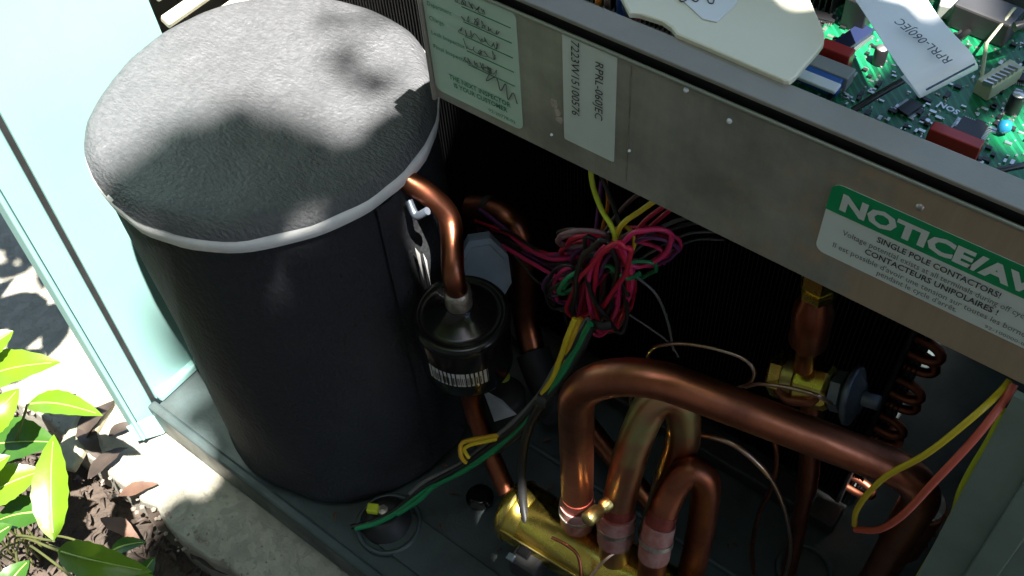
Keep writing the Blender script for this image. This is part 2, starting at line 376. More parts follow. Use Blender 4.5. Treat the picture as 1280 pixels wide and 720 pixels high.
# back, right wall, right front post
MB().box((-.32, .862, .35), (.90, .004, .70)).build('back_panel', paint_shaded, cab)
MB().box((.150, .63, .245), (.004, .46, .49)).build('right_panel', paint_shaded, cab)
po = MB(); tp = PY(1276, 480, .392); bt = Vector((.044, .392, 0.))
po.add([(tp.x, .392, .497), (.148, .392, .497), (.148, .392, 0), (bt.x, .392, 0), (tp.x, .397, .497), (.148, .397, .497), (.148, .397, 0), (bt.x, .397, 0)],
       [(0, 3, 2, 1), (4, 5, 6, 7), (0, 1, 5, 4), (1, 2, 6, 5), (2, 3, 7, 6), (3, 0, 4, 7)])
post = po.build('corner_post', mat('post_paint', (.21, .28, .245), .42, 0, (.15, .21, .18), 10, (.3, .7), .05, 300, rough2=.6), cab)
MB().box((tp.x + .046, .3905, .25), (.018, .003, .49), R=Matrix.Rotation(math.radians(-2.2), 3, 'Y'), bev=.001).build('pressed_rib', MATS['post_paint'], post)

# ================================================================== COIL
coil = thing('outdoor_coil', 'black finned heat exchanger coil with copper return bends at the back of the cabinet', 'coil', (-.40, .60, 0))
MB().box((-.46, .615, .35), (.56, .09, .70)).box((-.115, .615, .24), (.13, .09, .478)).build('core', black_fin, coil)
fn = MB()
for i in range(170):
    x = -.735 + i * .0041; top = .69 if x < -.185 else .468
    fn.box((x, .562, top / 2 + .004), (.0007, .02, top))
f_ = fn.build('fins', black_fin, coil); f_['kind'] = 'stuff'
MB().box((-.055, .592, .24), (.004, .112, .475), bev=.001).build('tube_sheet', mat('dark_tube_sheet', (.05, .05, .055), .45, .7, (.02, .02, .022), 40), coil)
MB().box((-.30, .524, .012), (.51, .032, .02), bev=.003).build('base_channel', black_rubber, coil)
bend_src = None
for i in range(14):
    for j in range(1):
        z = .045 + i * .031; y = .552 + j * .05 + (i % 2) * .010
        if bend_src is None:
            pts = [Vector((-.047, 0, 0))] + [Vector((-.044 + math.sin(a) * .015, -.002 * math.cos(a), -.0085 * math.cos(a))) for a in [math.pi * k / 10 for k in range(11)]] + [Vector((-.047, 0, .010))]
            pts[0] = Vector((-.055, -.002, -.0085)); pts[-1] = Vector((-.055, .002, .0085))
            mb = MB().tube(pts, .0044, 10); bend_src = mb.build('return_bend', copper_dark, coil); bend_src.location = Vector((0, y, z)) - Vector((-.40, .60, 0)) + Vector((-.40, .60, 0))
            bend_src.location = (0, y, z)
        else:
            o = bend_src.copy(); COL.objects.link(o); o.parent = coil; o.location = (0, y, z)

# ================================================================== COMPRESSOR
CX, CY = -.584, .366
comp = thing('compressor', 'tall round compressor wrapped in a charcoal foam sound blanket with white trim', 'compressor', (CX, CY, 0))
def cs(mb):                                    # blanket drawn at .42 m, fitted to its surveyed size
    for v in mb.v: v.x = CX + (v.x - CX) * .966; v.y = CY + (v.y - CY) * .966; v.z *= 1.05; k = 1 - v.z / .44; v.x += .012 * k; v.y -= .0135 * k
    return mb
def wobs(a, h, r): return .0036 * noise.noise(Vector((math.cos(a) * 2, math.sin(a) * 2, h * 7))) + .0012 * noise.noise(Vector((math.cos(a) * 6, math.sin(a) * 6, h * 20)))
prof = [(.146, .0035), (.1515, .010), (.1520, .018)] + [(.1490 + .001 * math.sin(h * 9), h) for h in [.03 + .02 * k for k in range(19)]] + [(.150, .398)]
body = cs(MB().lathe(prof, (CX, CY, 0), n=96, wob=wobs)).build('blanket_side', foam_shaded, comp)
# overlapping seam of the wrap at the right rear, and a torn slit showing white lining
sa = math.radians(-8)
seam = MB(); vs = []; fs = []
for k in range(22):
    h = .02 + k * .0178
    for rr, da in ((.1535, -.02), (.1555, .06), (.1535, .13)): vs.append((CX + rr * math.cos(sa + da), CY + rr * math.sin(sa + da), h))
for k in range(21):
    for j in range(2): fs.append((k * 3 + j, k * 3 + j + 1, k * 3 + j + 4, k * 3 + j + 3))
cs(seam.add(vs, fs, True)).build('wrap_seam', foam_shaded, comp)
sl_ = MB()
for (a0, z0, z1, wd) in ((.02, .33, .285, .03), (.075, .315, .27, .02)):
    pp = lambda a, z, r=.1575: (CX + r * math.cos(a), CY + r * math.sin(a), z)
    sl_.add([pp(a0, z0), pp(a0 + wd, z0 - .012), pp(a0 + wd * .7, z1), pp(a0 + wd * .2, z0 - .02)], [(0, 1, 2, 3)])
cs(sl_).build('torn_lining', foam_white, comp)
rimp = [(.1490, .3925), (.1525, .394), (.1545, .402), (.1545, .4055), (.1520, .4085)]
cs(MB().lathe(rimp, (CX, CY, 0), n=96, wob=wobs)).build('white_trim', foam_white, comp)
tm = MB(); vs = []; fs = []; NR, NA = 30, 96                                  # soft lid, gently dished
for i in range(NR + 1):
    r = .1535 * i / NR
    for k in range(NA):
        a = 2 * math.pi * k / NA; x = r * math.cos(a); y = r * math.sin(a)
        z = .4185 - .0105 * max(0, (i / NR - .90) / .10) ** 2 + .0035 * noise.noise(Vector((x * 14, y * 14, 2))) + .0012 * noise.noise(Vector((x * 45, y * 45, 2)))
        rr = r + (wobs(a, .4, r) if i > NR - 4 else 0); vs.append((CX + rr * math.cos(a), CY + rr * math.sin(a), z))
for i in range(NR):
    for k in range(NA): fs.append((i * NA + k, i * NA + (k + 1) % NA, (i + 1) * NA + (k + 1) % NA, (i + 1) * NA + k)[::-1])
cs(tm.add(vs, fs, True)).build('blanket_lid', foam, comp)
fo = MB(); fp = P(480, 642, .02)
fo.lathe([(.027, 0), (.027, .006), (.020, .010), (.018, .018), (.012, .019)], (fp.x, fp.y, 0), n=28).build('rubber_foot', black_rubber, comp)
MB().lathe([(.006, 0), (.006, .010), (.0, .011)], (fp.x, fp.y, .02), n=6).build('foot_bolt', braze_silver, comp)
fq = P(466, 636, .03)
MB().box(fq, (.012, .010, .008), R=Matrix.Rotation(.5, 3, 'Z'), bev=.0015).build('yellow_tag', WIRE['lime'], comp)
# octagonal terminal cover on the right side
tc_ = PY(606, 342, .425); nrm = Vector((.62, -.60, .50)).normalized()
oc = [(math.cos(math.pi / 8 + k * math.pi / 4) * .026, math.sin(math.pi / 8 + k * math.pi / 4) * .036) for k in range(8)]
xd = nrm.orthogonal(); upv = Vector((0, 0, 1)); upv = (upv - nrm * upv.dot(nrm)).normalized(); xd = upv.cross(nrm)
tcv = MB(); tcv.prism(oc, frame(tc_ - nrm * .022, xd, upv), .020); tcv.prism([(x * .82, y * .82) for x, y in oc], frame(tc_ - nrm * .003, xd, upv), .004)
tcv.build('terminal_cover', plast_blue, comp, 'blue grey octagonal plastic terminal cover')
bk = PY(521, 260, .372)
MB().tube(catmull([bk + Vector((-.008, 0, .004)), bk + Vector((.002, -.004, -.004)), bk + Vector((.012, 0, .004))], .002), .0035, 8).build('bracket', steel_blue, comp)

# ================================================================== CONTROL BOX
BY, BZ0, BZ1, BX0, BX1 = .400, .500, .6095, -.412, .115
ctl = thing('control_box', 'galvanised steel control box holding the circuit board, stickers on its front', 'control box', (BX0, BY, BZ0))
fr = MB(); fr.box(((BX0 + BX1) / 2, BY + .001, (BZ0 + BZ1) / 2), (BX1 - BX0, .002, BZ1 - BZ0), bev=.0006)
front = fr.build('front_panel', galv_front, ctl)
MB().tube([(BX0, BY - .0002, BZ1), (BX1, BY - .0002, BZ1)], .0014, 8).build('rolled_edge', galv, front)
MB().box((BX0 + .0012, BY + .003, (BZ0 + BZ1) / 2), (.0024, .012, BZ1 - BZ0 + .004), bev=.0008).build('end_fold', galv_flange, front)
MB().box(((BX0 + BX1) / 2, .58, BZ0 + .001), (BX1 - BX0 - .006, .352, .002)).build('floor', galv, ctl)
fl = MB(); fl.box(((BX0 + BX1) / 2, .4112, .6182), (BX1 - BX0 + .002, .0205, .0030), bev=.0008)
fl.box(((BX0 + BX1) / 2, .4202, .600), (BX1 - BX0 - .002, .0016, .033)); fl.build('top_flange', galv_flange, ctl)
MB().box(((BX0 + BX1) / 2, .4075, .611), (BX1 - BX0 - .006, .004, .0114)).build('shade_strip', black_rubber, ctl)  # black strip standing in for the shade under the flange lip
MB().box((BX0 + .004, .58, .5575), (.003, .34, .112)).build('end_wall', galv, ctl)
MB().box((BX1 - .004, .58, .5575), (.003, .34, .112)).build('end_wall', galv, ctl)
MB().box(((BX0 + BX1) / 2, .757, .5575), (BX1 - BX0 - .006, .003, .112)).build('rear_wall', galv, ctl)
hole = None
for (px, py, rr) in ((858, 112, .0014), (912, 151, .0014), (1150, 259, .0019), (787, 188, .0008), (690, 168, .0008)):
    q = PY(px, py, BY)
    MB().lathe([(rr * 1.25, 0), (rr, .0012), (rr * .4, .0016), (0, .0017)], (q.x, BY, q.z), axis=(0, -1, 0), n=14).build('rivet_and_lit_hole', braze_silver if rr > .0018 else paper_white, ctl)  # white ones stand for light through holes, the silver one is a rivet
# worn paint chips and old glue
gl = MB()
for (px, py, sx, sz) in ((693, 130, .008, .010), (700, 150, .007, .006), (697, 140, .005, .009)):
    q = PY(px, py, BY); poly = []
    for k in range(11): a = k / 11 * 2 * math.pi; rr = random.uniform(.6, 1.15); poly.append((math.cos(a) * sx * .5 * rr, math.sin(a) * sz * .5 * rr))
    gl.prism(poly, frame((q.x, BY + .0001, q.z), (1, 0, 0), (0, 0, 1)), .0004)
gl.build('glue_residue', mat('old_glue', (.50, .42, .36), .7, 0, (.42, .34, .29), 200), ctl)
MB().box((-.2435, BY - .0001, .557), (.0006, .0004, .098)).build('scored_line', braze_silver, ctl)

def onface(px, py, lift=.0008): q = PY(px, py, BY); return Vector((q.x, BY - lift, q.z))
FXD, FUP = Vector((1, 0, 0)), Vector((0, 0, 1))
def face_frame(px, py, lift=.0012, rot=0.):
    R = Matrix.Rotation(-rot, 3, 'Y'); return frame(onface(px, py, lift), R @ FXD, R @ FUP)
# --- notice sticker
ns = thing_part = MB(); nl, nb = -.1105, .529; NW, NH = .1335, .0575
M0 = frame((nl, BY - .0002, nb), FXD, FUP)
ns.prism(rrect(NW, NH, .006), M0, .0004)
sticker = ns.build('notice_sticker', lab_white, ctl, 'white and green bilingual notice sticker with rounded corners')
gb = MB(); GB = .0215
gb.prism([(x, y) for x, y in [(0, NH - GB)] + [(NW, NH - GB)] + rrect(NW, NH, .006)[:12]], frame((nl - .0001, BY - .0007, nb + .0001), FXD, FUP), .0002)
gb.build('green_band', lab_green, sticker)
text('NOTICE/AVIS', frame((nl + .0068, BY - .0012, nb + NH - .0168), FXD, FUP), .0168, paper, sticker, width=.1215, bold=.048)
L0 = .0012
def nline(s, y, size, width, xc, m, bold=0.): text(s, frame((nl + xc, BY - L0, nb + y), FXD, FUP), size, m, sticker, width=width, bold=bold, align='CENTER')
nline('SINGLE POLE CONTACTORS!', .0288, .0064, .0695, .0672, ink, .012)
nline('Voltage potential exists at all terminals during off cycle.', .0222, .0062, .108, .0672, ink_grey)
nline('CONTACTEURS UNIPOLAIRES !', .0158, .0064, .0765, .0665, ink, .012)
nline("Il est possible d'avoir une tension sur toutes les bornes", .0092, .0062, .114, .0668, ink_grey)
nline("pendant le cycle d'arr\u00eat.", .0036, .0060, .047, .0620, ink_grey)
nline('92-100000-00', .0026, .0034, .024, .114, ink_grey)
# --- serial sticker
sl2 = MB(); q0 = onface(712, 180); q1 = onface(765, 60)
sx0, sx1, sz0, sz1 = -.2935, -.2535, .5205, .6095
sl2.prism(rrect(sx1 - sx0, sz1 - sz0, .0012, 2), frame((sx0, BY - .0002, sz0), FXD, FUP), .0004)
ser = sl2.build('serial_sticker', paper, ctl, 'pale serial number sticker printed sideways')
text('RPRL-060JEC', frame((-.2685, BY - .0012, .5995), (0, 0, -1), (1, 0, 0)), .0085, ink, ser, width=.046)
text('7223W15100576', frame((-.2865, BY - .0012, .6075), (0, 0, -1), (1, 0, 0)), .0088, ink, ser, width=.060)
# --- inspection sticker
ix0, ix1, iz0, iz1 = -.4085, -.3290, .5085, .66
iz1 = .6095
il = MB(); il.prism(rrect(ix1 - ix0, iz1 - iz0, .006), frame((ix0, BY - .0002, iz0), FXD, FUP), .0004)
ins = il.build('inspection_sticker', paper_green, ctl, 'pale green inspection sticker filled in by hand')
def iline(s, x, z, size, width, m, bold=0., align='LEFT'): text(s, frame((x, BY - .0012, z), FXD, FUP), size, m, ins, width=width, bold=bold, align=align)
iline('THE NEXT INSPECTOR', (ix0 + ix1) / 2 + .003, .5262, .0060, .055, ink_green, .015, 'CENTER')
iline('IS YOUR CUSTOMER', (ix0 + ix1) / 2 + .003, .5200, .0060, .048, ink_green, .015, 'CENTER')
iline('92-20778-02', ix1 - .030, .5125, .0042, .024, ink_green)
rows = [(.5965, 'Model No.'), (.5845, 'Department'), (.5725, 'Charge'), (.5605, 'Leak Inspector'), (.5485, 'Final Inspector')]
hw = MB(); ul = MB()
def scribble(x, z, wd, ht, k):
    rnd = random.Random(k); pts = []; n = int(wd / .0052)
    for i in range(n):
        x0_ = x + wd * i / n; hh_ = ht * rnd.uniform(.45, 1.0)
        for q_ in range(rnd.randint(3, 5)):
            pts.append(Vector((x0_ + rnd.uniform(0, .0046), BY - .0013, z + hh_ * (rnd.uniform(.6, 1) if q_ % 2 else rnd.uniform(0, .3)))))
    hw.tube(catmull(pts, .0007), .00024, 4, False)
for i, (z, s) in enumerate(rows):
    iline(s, ix0 + .004, z, .0052, len(s) * .0021, ink_green)
    ul.box((ix1 - .0245, BY - .0009, z - .0010), (.040, .0003, .00045))
    scribble(ix1 - .050 + .004 * (i % 2), z + .0006, .028 + .005 * (i % 3), .0078 if i < 3 else .011, i + 3)
hw.tube(catmull([(ix1 - .030, BY - .0013, .552), (ix1 - .024, BY - .0013, .553), (ix1 - .029, BY - .0013, .541), (ix1 - .020, BY - .0013, .548), (ix1 - .017, BY - .0013, .538), (ix1 - .012, BY - .0013, .546), (ix1 - .011, BY - .0013, .533), (ix1 - .006, BY - .0013, .541), (ix1 - .003, BY - .0013, .533)], .0008), .0004, 4, False)
hw.build('handwriting', pencil, ins); ul.build('ruled_line', ink_green, ins)

# ================================================================== CIRCUIT BOARD
PZ = .566
brd = thing('circuit_board', 'green printed circuit board crowded with parts inside the control box', 'circuit board', (-.07, .58, PZ))
MB().box((-.075, .585, PZ), (.37, .295, .0024)).build('board', pcb, brd)
for (x, y) in ((-.22, .46), (.09, .46), (-.22, .71), (.09, .71)): MB().tube([(x, y, .502), (x, y, PZ - .0013)], .003, 10).build('standoff', paper_white, brd)
BT = PZ + .0012
def Q(px, py, h=0.): return P(px, py, BT + h)
m_red = mat('red_capacitor', (.42, .025, .018), .3, 0, (.34, .02, .015), 20)
m_chip = mat('chip_black', (.018, .018, .020), .35)
m_dip = mat('chip_navy', (.012, .018, .05), .3)
m_relay = mat('relay_dark', (.04, .04, .043), .4)
m_pin = mat('tinned_pin', (.62, .62, .60), .35, .9)
m_blue = mat('blue_part', (.03, .12, .40), .3); m_cyan = mat('blue_disc_cap', (.02, .22, .42), .25)
m_conn = mat('connector_cream', (.55, .56, .38), .4, 0, (.48, .49, .33), 30)
m_grey = mat('connector_grey', (.30, .30, .29), .5)
def comp_box(name, px, py, s, m, rz=0., bev=.0008, h0=0.):
    q = P(px, py, BT + h0 + s[2] * .5)
    return MB().box((q.x, q.y, BT + h0 + s[2] / 2), s, R=Matrix.Rotation(math.radians(rz), 3, 'Z'), bev=bev).build(name, m, brd)
comp_box('film_capacitor', 1192, 179, (.030, .0085, .014), m_red)
comp_box('film_capacitor', 1044, 70, (.021, .0095, .014), m_red)
comp_box('terminal_block', 1024, 97, (.030, .012, .010), m_blue)
tb = comp_box('block_cover', 1023, 102, (.026, .009, .0024), paper_white, h0=.0102)
comp_box('socket', 1035, 90, (.030, .012, .011), m_grey)
def chip(px, py, sx, sy, rz, m=m_chip, quad=False, h=.0022):
    q = P(px, py, BT + h); R = Matrix.Rotation(math.radians(rz), 3, 'Z')
    o = MB().box((q.x, q.y, BT + .0006 + h / 2), (sx, sy, h), R=R, bev=.0003).build('chip', m, brd)
    pm = MB(); n = int(sx / .0014)
    for k in range(n):
        for s_ in (-1, 1): pm.box(Vector((q.x, q.y, BT + .0006)) + R @ Vector(((k - (n - 1) / 2) * .0013, s_ * (sy / 2 + .0012), 0)), (.0006, .0026, .0008), R=R)
    if quad:
        for k in range(int(sy / .0014)):
            for s_ in (-1, 1): pm.box(Vector((q.x, q.y, BT + .0006)) + R @ Vector((s_ * (sx / 2 + .0012), (k - (int(sy / .0014) - 1) / 2) * .0013, 0)), (.0026, .0006, .0008), R=R)
    pm.build('pins', m_pin, o); return o
chip(1214, 160, .0155, .0140, 0, quad=True); chip(1137, 134, .014, .0085, 75); chip(1066, 46, .030, .011, 78, m_dip, h=.004); chip(1030, 20, .016, .008, 10)
chip(1270, 95, .012, .008, 20); chip(1110, 20, .012, .007, 0)
comp_box('relay', 1232, 22, (.038, .022, .018), m_relay, -4, .0015); comp_box('relay', 1078, 8, (.016, .026, .022), m_chip, 0, .001)
comp_box('relay', 1165, -40, (.030, .022, .018), m_relay, 0, .0015); comp_box('heat_sink', 1262, -6, (.030, .012, .024), mat('heat_sink_alloy', (.35, .36, .37), .4, .8), 10)
comp_box('heat_sink', 1190, 6, (.016, .020, .010), m_grey, 15)
cn = comp_box('wire_connector', 1248, 100, (.011, .030, .011), m_conn, -18, .001)
cnp = MB(); qn = P(1248, 96, BT + .011)
for k in range(7): cnp.box(Vector((qn.x, qn.y, BT + .0125)) + Matrix.Rotation(math.radians(-18), 3, 'Z') @ Vector((.001, (k - 3) * .0038, 0)), (.006, .0014, .003))
cnp.build('contacts', m_pin, cn)
def can(px, py, r, h, m, top=None):
    q = P(px, py, BT + h); o = MB().lathe([(r, 0), (r, h * .9), (r * .9, h)], (q.x, q.y, BT), n=18).build('capacitor', m, brd)
    if top: MB().lathe([(r * .82, 0), (r * .7, .0006), (0, .0007)], (q.x, q.y, BT + h + .0001), n=18).build('can_top', top, o)
can(1103, 60, .0042, .012, m_chip, m_pin); can(1274, 118, .0045, .014, m_chip, m_pin); can(1160, 150, .0016, .003, m_pin); can(1050, 110, .0015, .003, m_pin)
q = P(1256, 158, BT + .006); MB().lathe([(0, -.0045), (.0026, -.0035), (.0044, 0), (.0026, .0035), (0, .0045)], (q.x, q.y, BT + .006), axis=(.3, 1, .3), n=18).tube([(q.x, q.y, BT), (q.x, q.y, BT + .004)], .0006, 6).build('disc_capacitor', m_cyan, brd)
smd = MB(); rnd = random.Random(5)
for k in range(2000):
    x = rnd.uniform(-.25, .10); y = rnd.uniform(.44, .70); s_ = rnd.choice((.0012, .0016, .0022, .003))
    if rnd.random() < .45: smd.lathe([(.0011, 0), (.0007, .0008), (0, .0010)], (x, y, BT), n=6)
    else: smd.box((x, y, BT + .0006), (s_ * 1.4, s_ * .7, .0012), R=Matrix.Rotation(rnd.choice((0, math.pi / 2)), 3, 'Z'))
o = smd.build('solder_joints', m_pin, brd); o['kind'] = 'stuff'
smd = MB()
for k in range(520):
    x = rnd.uniform(-.25, .10); y = rnd.uniform(.44, .70); smd.box((x, y, BT + .0009), (rnd.uniform(.002, .006), rnd.uniform(.0015, .003), .0018), R=Matrix.Rotation(rnd.choice((0, math.pi / 2)), 3, 'Z'))
o = smd.build('surface_parts', m_chip, brd); o['kind'] = 'stuff'
q0 = Q(1205, 138, .0016); q1 = Q(1172, 124, .0016)
text('SON', frame(P(1201, 139, BT + .0012), (-1, .12, 0), (-.12, -1, 0)), .0062, m_pin, brd, width=.013, bold=.02, name='silkscreen')
tw = MB(); a_, b_, c_ = P(1226, 105, BT + .004), P(1233, 54, BT + .012), P(1268, 10, BT + .020)
tw.tube(fillet([a_, b_, c_], .003, 4), .0015, 8, flat=.5).build('bent_strap', m_conn, brd)
# board wires
def wire(name, col, r, pts, parent=None, label=None, cat=None, group=None, step=.004, n=8):
    mb = MB().tube(catmull(pts, step), r, n)
    o = mb.build(name, WIRE[col] if isinstance(col, str) else col, parent)
    if label and cat: tag(o, label, cat, group)
    return o
solo(MB().tube(catmull([P(1066, 138, BT + .006), P(1098, 118, BT + .012), P(1142, 92, BT + .016), P(1180, 60, BT + .014), P(1210, 40, BT + .004)], .004), .0021, 10), 'board_wire', WIRE['black'], 'black wire passing under the folded paper label on the circuit board', 'wire')
solo(MB().tube(catmull([P(1236, 216, .606), P(1262, 210, .606), P(1290, 204, .602), P(1330, 190, .585)], .004), .0018, 10), 'board_wire', WIRE['black'], 'short black wire at the board corner near the frame edge, right of the square chip', 'wire')
solo(MB().tube(catmull([P(1268, 34, .60), P(1285, 30, .60), P(1310, 28, .59)], .004), .0030, 10), 'board_wire', WIRE['black'], 'thick black wire above the cream connector', 'wire')
wb = thing('box_wires', 'blue, orange and red wires inside the control box beside the cream cover', 'wires', tuple(P(775, 0, .57)))
for i, (cname, dx) in enumerate((('orange', -18), ('brown', -8), ('blue', 6), ('blue', 12), ('purple', 20), ('red', 28), ('red', 36), ('pink', 44), ('black', 52))):
    wire('wire', cname, .0022, [P(770 + dx, 22, .575 + i % 3 * .006), P(768 + dx * 1.1, 2, .60 + i % 2 * .006), P(772 + dx * .9, -22, .595), P(780 + dx, -60, .57)], wb)

# ================================================================== COVER AND PAPER LABEL
cvp = [(787, 16), (800, 17), (828, 26), (840, 34), (846, 42), (980, 100), (987, 101), (994, 96), (1024, 62), (1030, 54), (1031, 44), (1028, 34), (1013, 0), (985, -50), (960, -62), (790, -90), (770, -84), (760, -66), (774, -10)]
cv = thing('plastic_cover', 'cream plastic cover plate with cut corners lying over the box flange', 'cover', tuple(P(900, 40, .6195)))
pts = [P(x, y, .6225) for x, y in cvp]; ctr = Vector((0, 0, 0))
me = MB(); n = len(pts); ctr = sum(pts, Vector()) / n
ins_ = [p + (ctr - p).normalized() * .0012 for p in pts]
me.add([p - Vector((0, 0, .0035)) for p in pts] + [p - Vector((0, 0, .0006)) for p in pts] + ins_,
       [tuple(range(n))] + [(i, n + i, n + (i + 1) % n, (i + 1) % n) for i in range(n)] + [(n + i, 2 * n + i, 2 * n + (i + 1) % n, n + (i + 1) % n) for i in range(n)] + [tuple(range(3 * n - 1, 2 * n - 1, -1))])
plate = me.build('plate', cream, cv)
lp = [P(x, y, .6228) for x, y in ((846, -6), (878, 24), (896, 28), (920, 6), (932, -30), (880, -50))]
MB().add([p for p in lp] + [p + Vector((0, 0, .0004)) for p in lp], [tuple(range(6, 12))[::-1], (0, 1, 7, 6), (1, 2, 8, 7), (2, 3, 9, 8), (3, 4, 10, 9), (4, 5, 11, 10), (5, 0, 6, 11)]).build('paper_patch', paper_white, cv)
hs = MB()
for seq in ([(848, -2), (852, 2), (858, 0)], [(864, -1), (870, 2), (874, -3), (868, -5)], [(884, -3), (886, 3), (891, 4), (893, -2)]):
    hs.tube(catmull([P(x, y, .6235) for x, y in seq], .0006), .0004, 5)
hs.build('pen_strokes', ink, cv)

pl = thing('paper_label', 'folded white paper label marked with a model code, standing over the circuit board', 'paper label', tuple(P(1150, 70, .58)))
Ledge = [(1060, -14, .634), (1080, 16, .636), (1098, 44, .637), (1116, 72, .637), (1134, 98, .634), (1146, 114, .628), (1151, 121, .620), (1148, 121, .611), (1138, 108, .604), (1126, 96, .600)]
Redge = [(1132, -44, .634), (1152, -12, .636), (1172, 18, .638), (1192, 42, .639), (1211, 62, .636), (1220, 76, .630), (1223, 85, .622), (1218, 86, .613), (1206, 76, .606), (1192, 66, .602)]
A_ = catmull([P(*t) for t in Ledge], .004); B_ = catmull([P(*t) for t in Redge], .004)
nn_ = 36
def samp(L, t):
    k = t * (len(L) - 1); i = min(int(k), len(L) - 2); return L[i].lerp(L[i + 1], k - i)
vs = []
for i in range(nn_ + 1):
    a, b_ = samp(A_, i / nn_), samp(B_, i / nn_)
    for j in range(5): vs.append(a.lerp(b_, j / 4))
nv = len(vs)
vs2 = [v - Vector((0, 0, .0003)) for v in vs]
fs = [(i * 5 + j, i * 5 + j + 1, i * 5 + j + 6, i * 5 + j + 5) for i in range(nn_) for j in range(4)]
strip_p = MB().add(vs + vs2, fs + [tuple(nv + k for k in f[::-1]) for f in fs], True).build('paper_strip', paper_white, pl)
tl = samp(A_, .22); 
t0, t1 = P(1191, 79, .6375), P(1127, 27, .6385); tx = (t1 - t0); wd = tx.length
upd = (P(1112, 50, .638) - P(1150, 30, .638))
text('RPRL-060JEC', frame(t0 + Vector((0, 0, .0018)), tx, upd), .0085, ink, pl, width=wd)
MB().tube([P(1158, 112, .6325), P(1218, 80, .6345)], .0006, 5).build('printed_line', mat('dark_blue_ink', (.03, .04, .10), .5), pl)

# ================================================================== REVERSING VALVE AND COPPER PIPES
VZ = .098
va, vb = P(632, 630, VZ), P(800, 730, VZ); vax = (vb - va); vax.z = 0; vax.normalize(); vlen = .26
rv = thing('reversing_valve', 'shiny brass reversing valve cylinder lying low in the base pan', 'valve', (va.x, va.y, .03))
VR = .031
MB().lathe([(0, 0), (.020, .0005), (.027, .004), (VR, .011), (VR, .028), (VR - .001, .0285), (VR - .001, .030), (VR, .0305), (VR, vlen)], va, axis=vax, n=48).build('body', brass, rv)
MB().lathe([(VR + .0012, 0), (VR + .0012, .0022)], va + vax * .0125, axis=vax, n=48).build('crimp_ring', brass_dull, rv)
sidev = vax.cross(Vector((0, 0, 1))).normalized()     # towards the camera
if sidev.y > 0: sidev = -sidev
MB().tube([va + vax * .014 + sidev * .0290 + Vector((0, 0, .012)), va + vax * .21 + sidev * .0290 + Vector((0, 0, .012))], .0013, 6).build('weld_seam', brass_dull, rv)
for s_ in (.03, .20): MB().box(va + vax * s_ + Vector((0, 0, -.062)), (.02, .02, .062), bev=.002).build('bracket_leg', steel_blue, rv)
sc = P(662, 702, .085); Rv = Matrix.Rotation(math.atan2(vax.y, vax.x), 3, 'Z')
sol = MB().box(sc, (.030, .030, .032), R=Rv, bev=.004).build('solenoid_coil', black_rubber, rv)
MB().box(sc + Vector((-.004, 0, .018)), (.012, .012, .008), R=Rv, bev=.001).build('plug', black_gloss, sol)
MB().box(sc + Vector((-.012, -.012, .017)), (.008, .007, .003), R=Rv, bev=.0008).build('terminal', steel_blue, sol)
PR = .0140
def subpath(path, s0, s1):                      # the stretch of a path between two arc lengths
    res = []; acc = 0.
    for a, b_ in zip(path, path[1:]):
        l = (b_ - a).length
        for q in (s0, s1):
            if acc <= q < acc + l: res.append((q, a.lerp(b_, (q - acc) / l)))
        if s0 < acc < s1: res.append((acc, a))
        acc += l
    return [p for _, p in sorted(res, key=lambda t: t[0])]
m0 = P(722, 662, .118)
m_path = fillet([m0, Vector((m0.x, m0.y, .420)), P(1164, 602, .325), Vector((P(1164, 602, .325).x + .004, P(1164, 602, .325).y + .012, .05))], .055, 14)
mp = thing('suction_pipe', 'thick copper pipe arching up from the brass valve and across to the right', 'copper pipe', tuple(m0))
MB().tube(m_path, PR, 24).build('pipe', copper, mp)
MB().tube([m0 + Vector((0, 0, .020)), m0 + Vector((0, 0, .058))], PR + .0018, 24).build('braze_collar', braze, mp)
MB().tube([m0 + Vector((0, 0, .059)), m0 + Vector((0, 0, .074))], PR + .0004, 24).build('heat_band', mat('heat_dark', (.30, .075, .055), .42, .8, (.16, .05, .04), 50), mp)
MB().tube([m0 + Vector((0, 0, .040)), m0 + Vector((0, 0, .044))], PR + .0030, 24).build('braze_ring', braze_silver, mp)
e_ = m_path[-1]
MB().tube([e_ + Vector((-.0015, -.0015, .222)), e_ + Vector((-.0015, -.0015, .228))], PR + .0025, 24).build('joint_ring', braze_silver, mp)
MB().tube([e_ + Vector((0, 0, .150)), e_ + Vector((0, 0, .222))], PR + .0035, 24).build('coupling', copper_dark, mp)
p2 = [P(768, 702, .116), P(770, 655, .170), P(776, 618, .205), P(792, 556, .262), P(818, 502, .306), P(848, 498, .308), P(854, 545, .255), P(838, 600, .19), P(826, 640, .14), P(816, 668, .10)]
sp2 = thing('stained_pipe', 'heat stained copper pipe hooking over behind the arching pipe, with a brass service port', 'copper pipe', tuple(p2[0]))
pth2 = catmull(p2, .006)
MB().tube(pth2, .0145, 20).build('pipe', copper_heat, sp2)
d2 = (p2[1] - p2[0]).normalized()
MB().tube(subpath(pth2, .034, .070), .0162, 20).build('braze_collar', braze, sp2)
MB().tube(subpath(pth2, .052, .056), .0172, 20).build('braze_ring', braze_silver, sp2)
MB().tube(subpath(pth2, .072, .082), .0149, 20).build('heat_band', mat('heat_red', (.34, .07, .06), .42, .7, (.20, .05, .04), 60), sp2)
sv0, sv1 = P(764, 626, .205), P(736, 648, .212); sd = (sv1 - sv0).normalized()
port = MB().lathe([(.0062, 0), (.0062, .010), (.0046, .011), (.0046, .016), (.0066, .0165), (.0066, .030), (.0050, .032), (.0, .032)], sv0, axis=sd, n=16).build('service_port', brass_dull, sp2)
p3 = [P(812, 735, .116), P(818, 690, .165), P(826, 650, .195), P(842, 610, .222), P(862, 588, .238), P(882, 602, .224), P(878, 650, .17), P(868, 700, .12), P(856, 745, .07)]
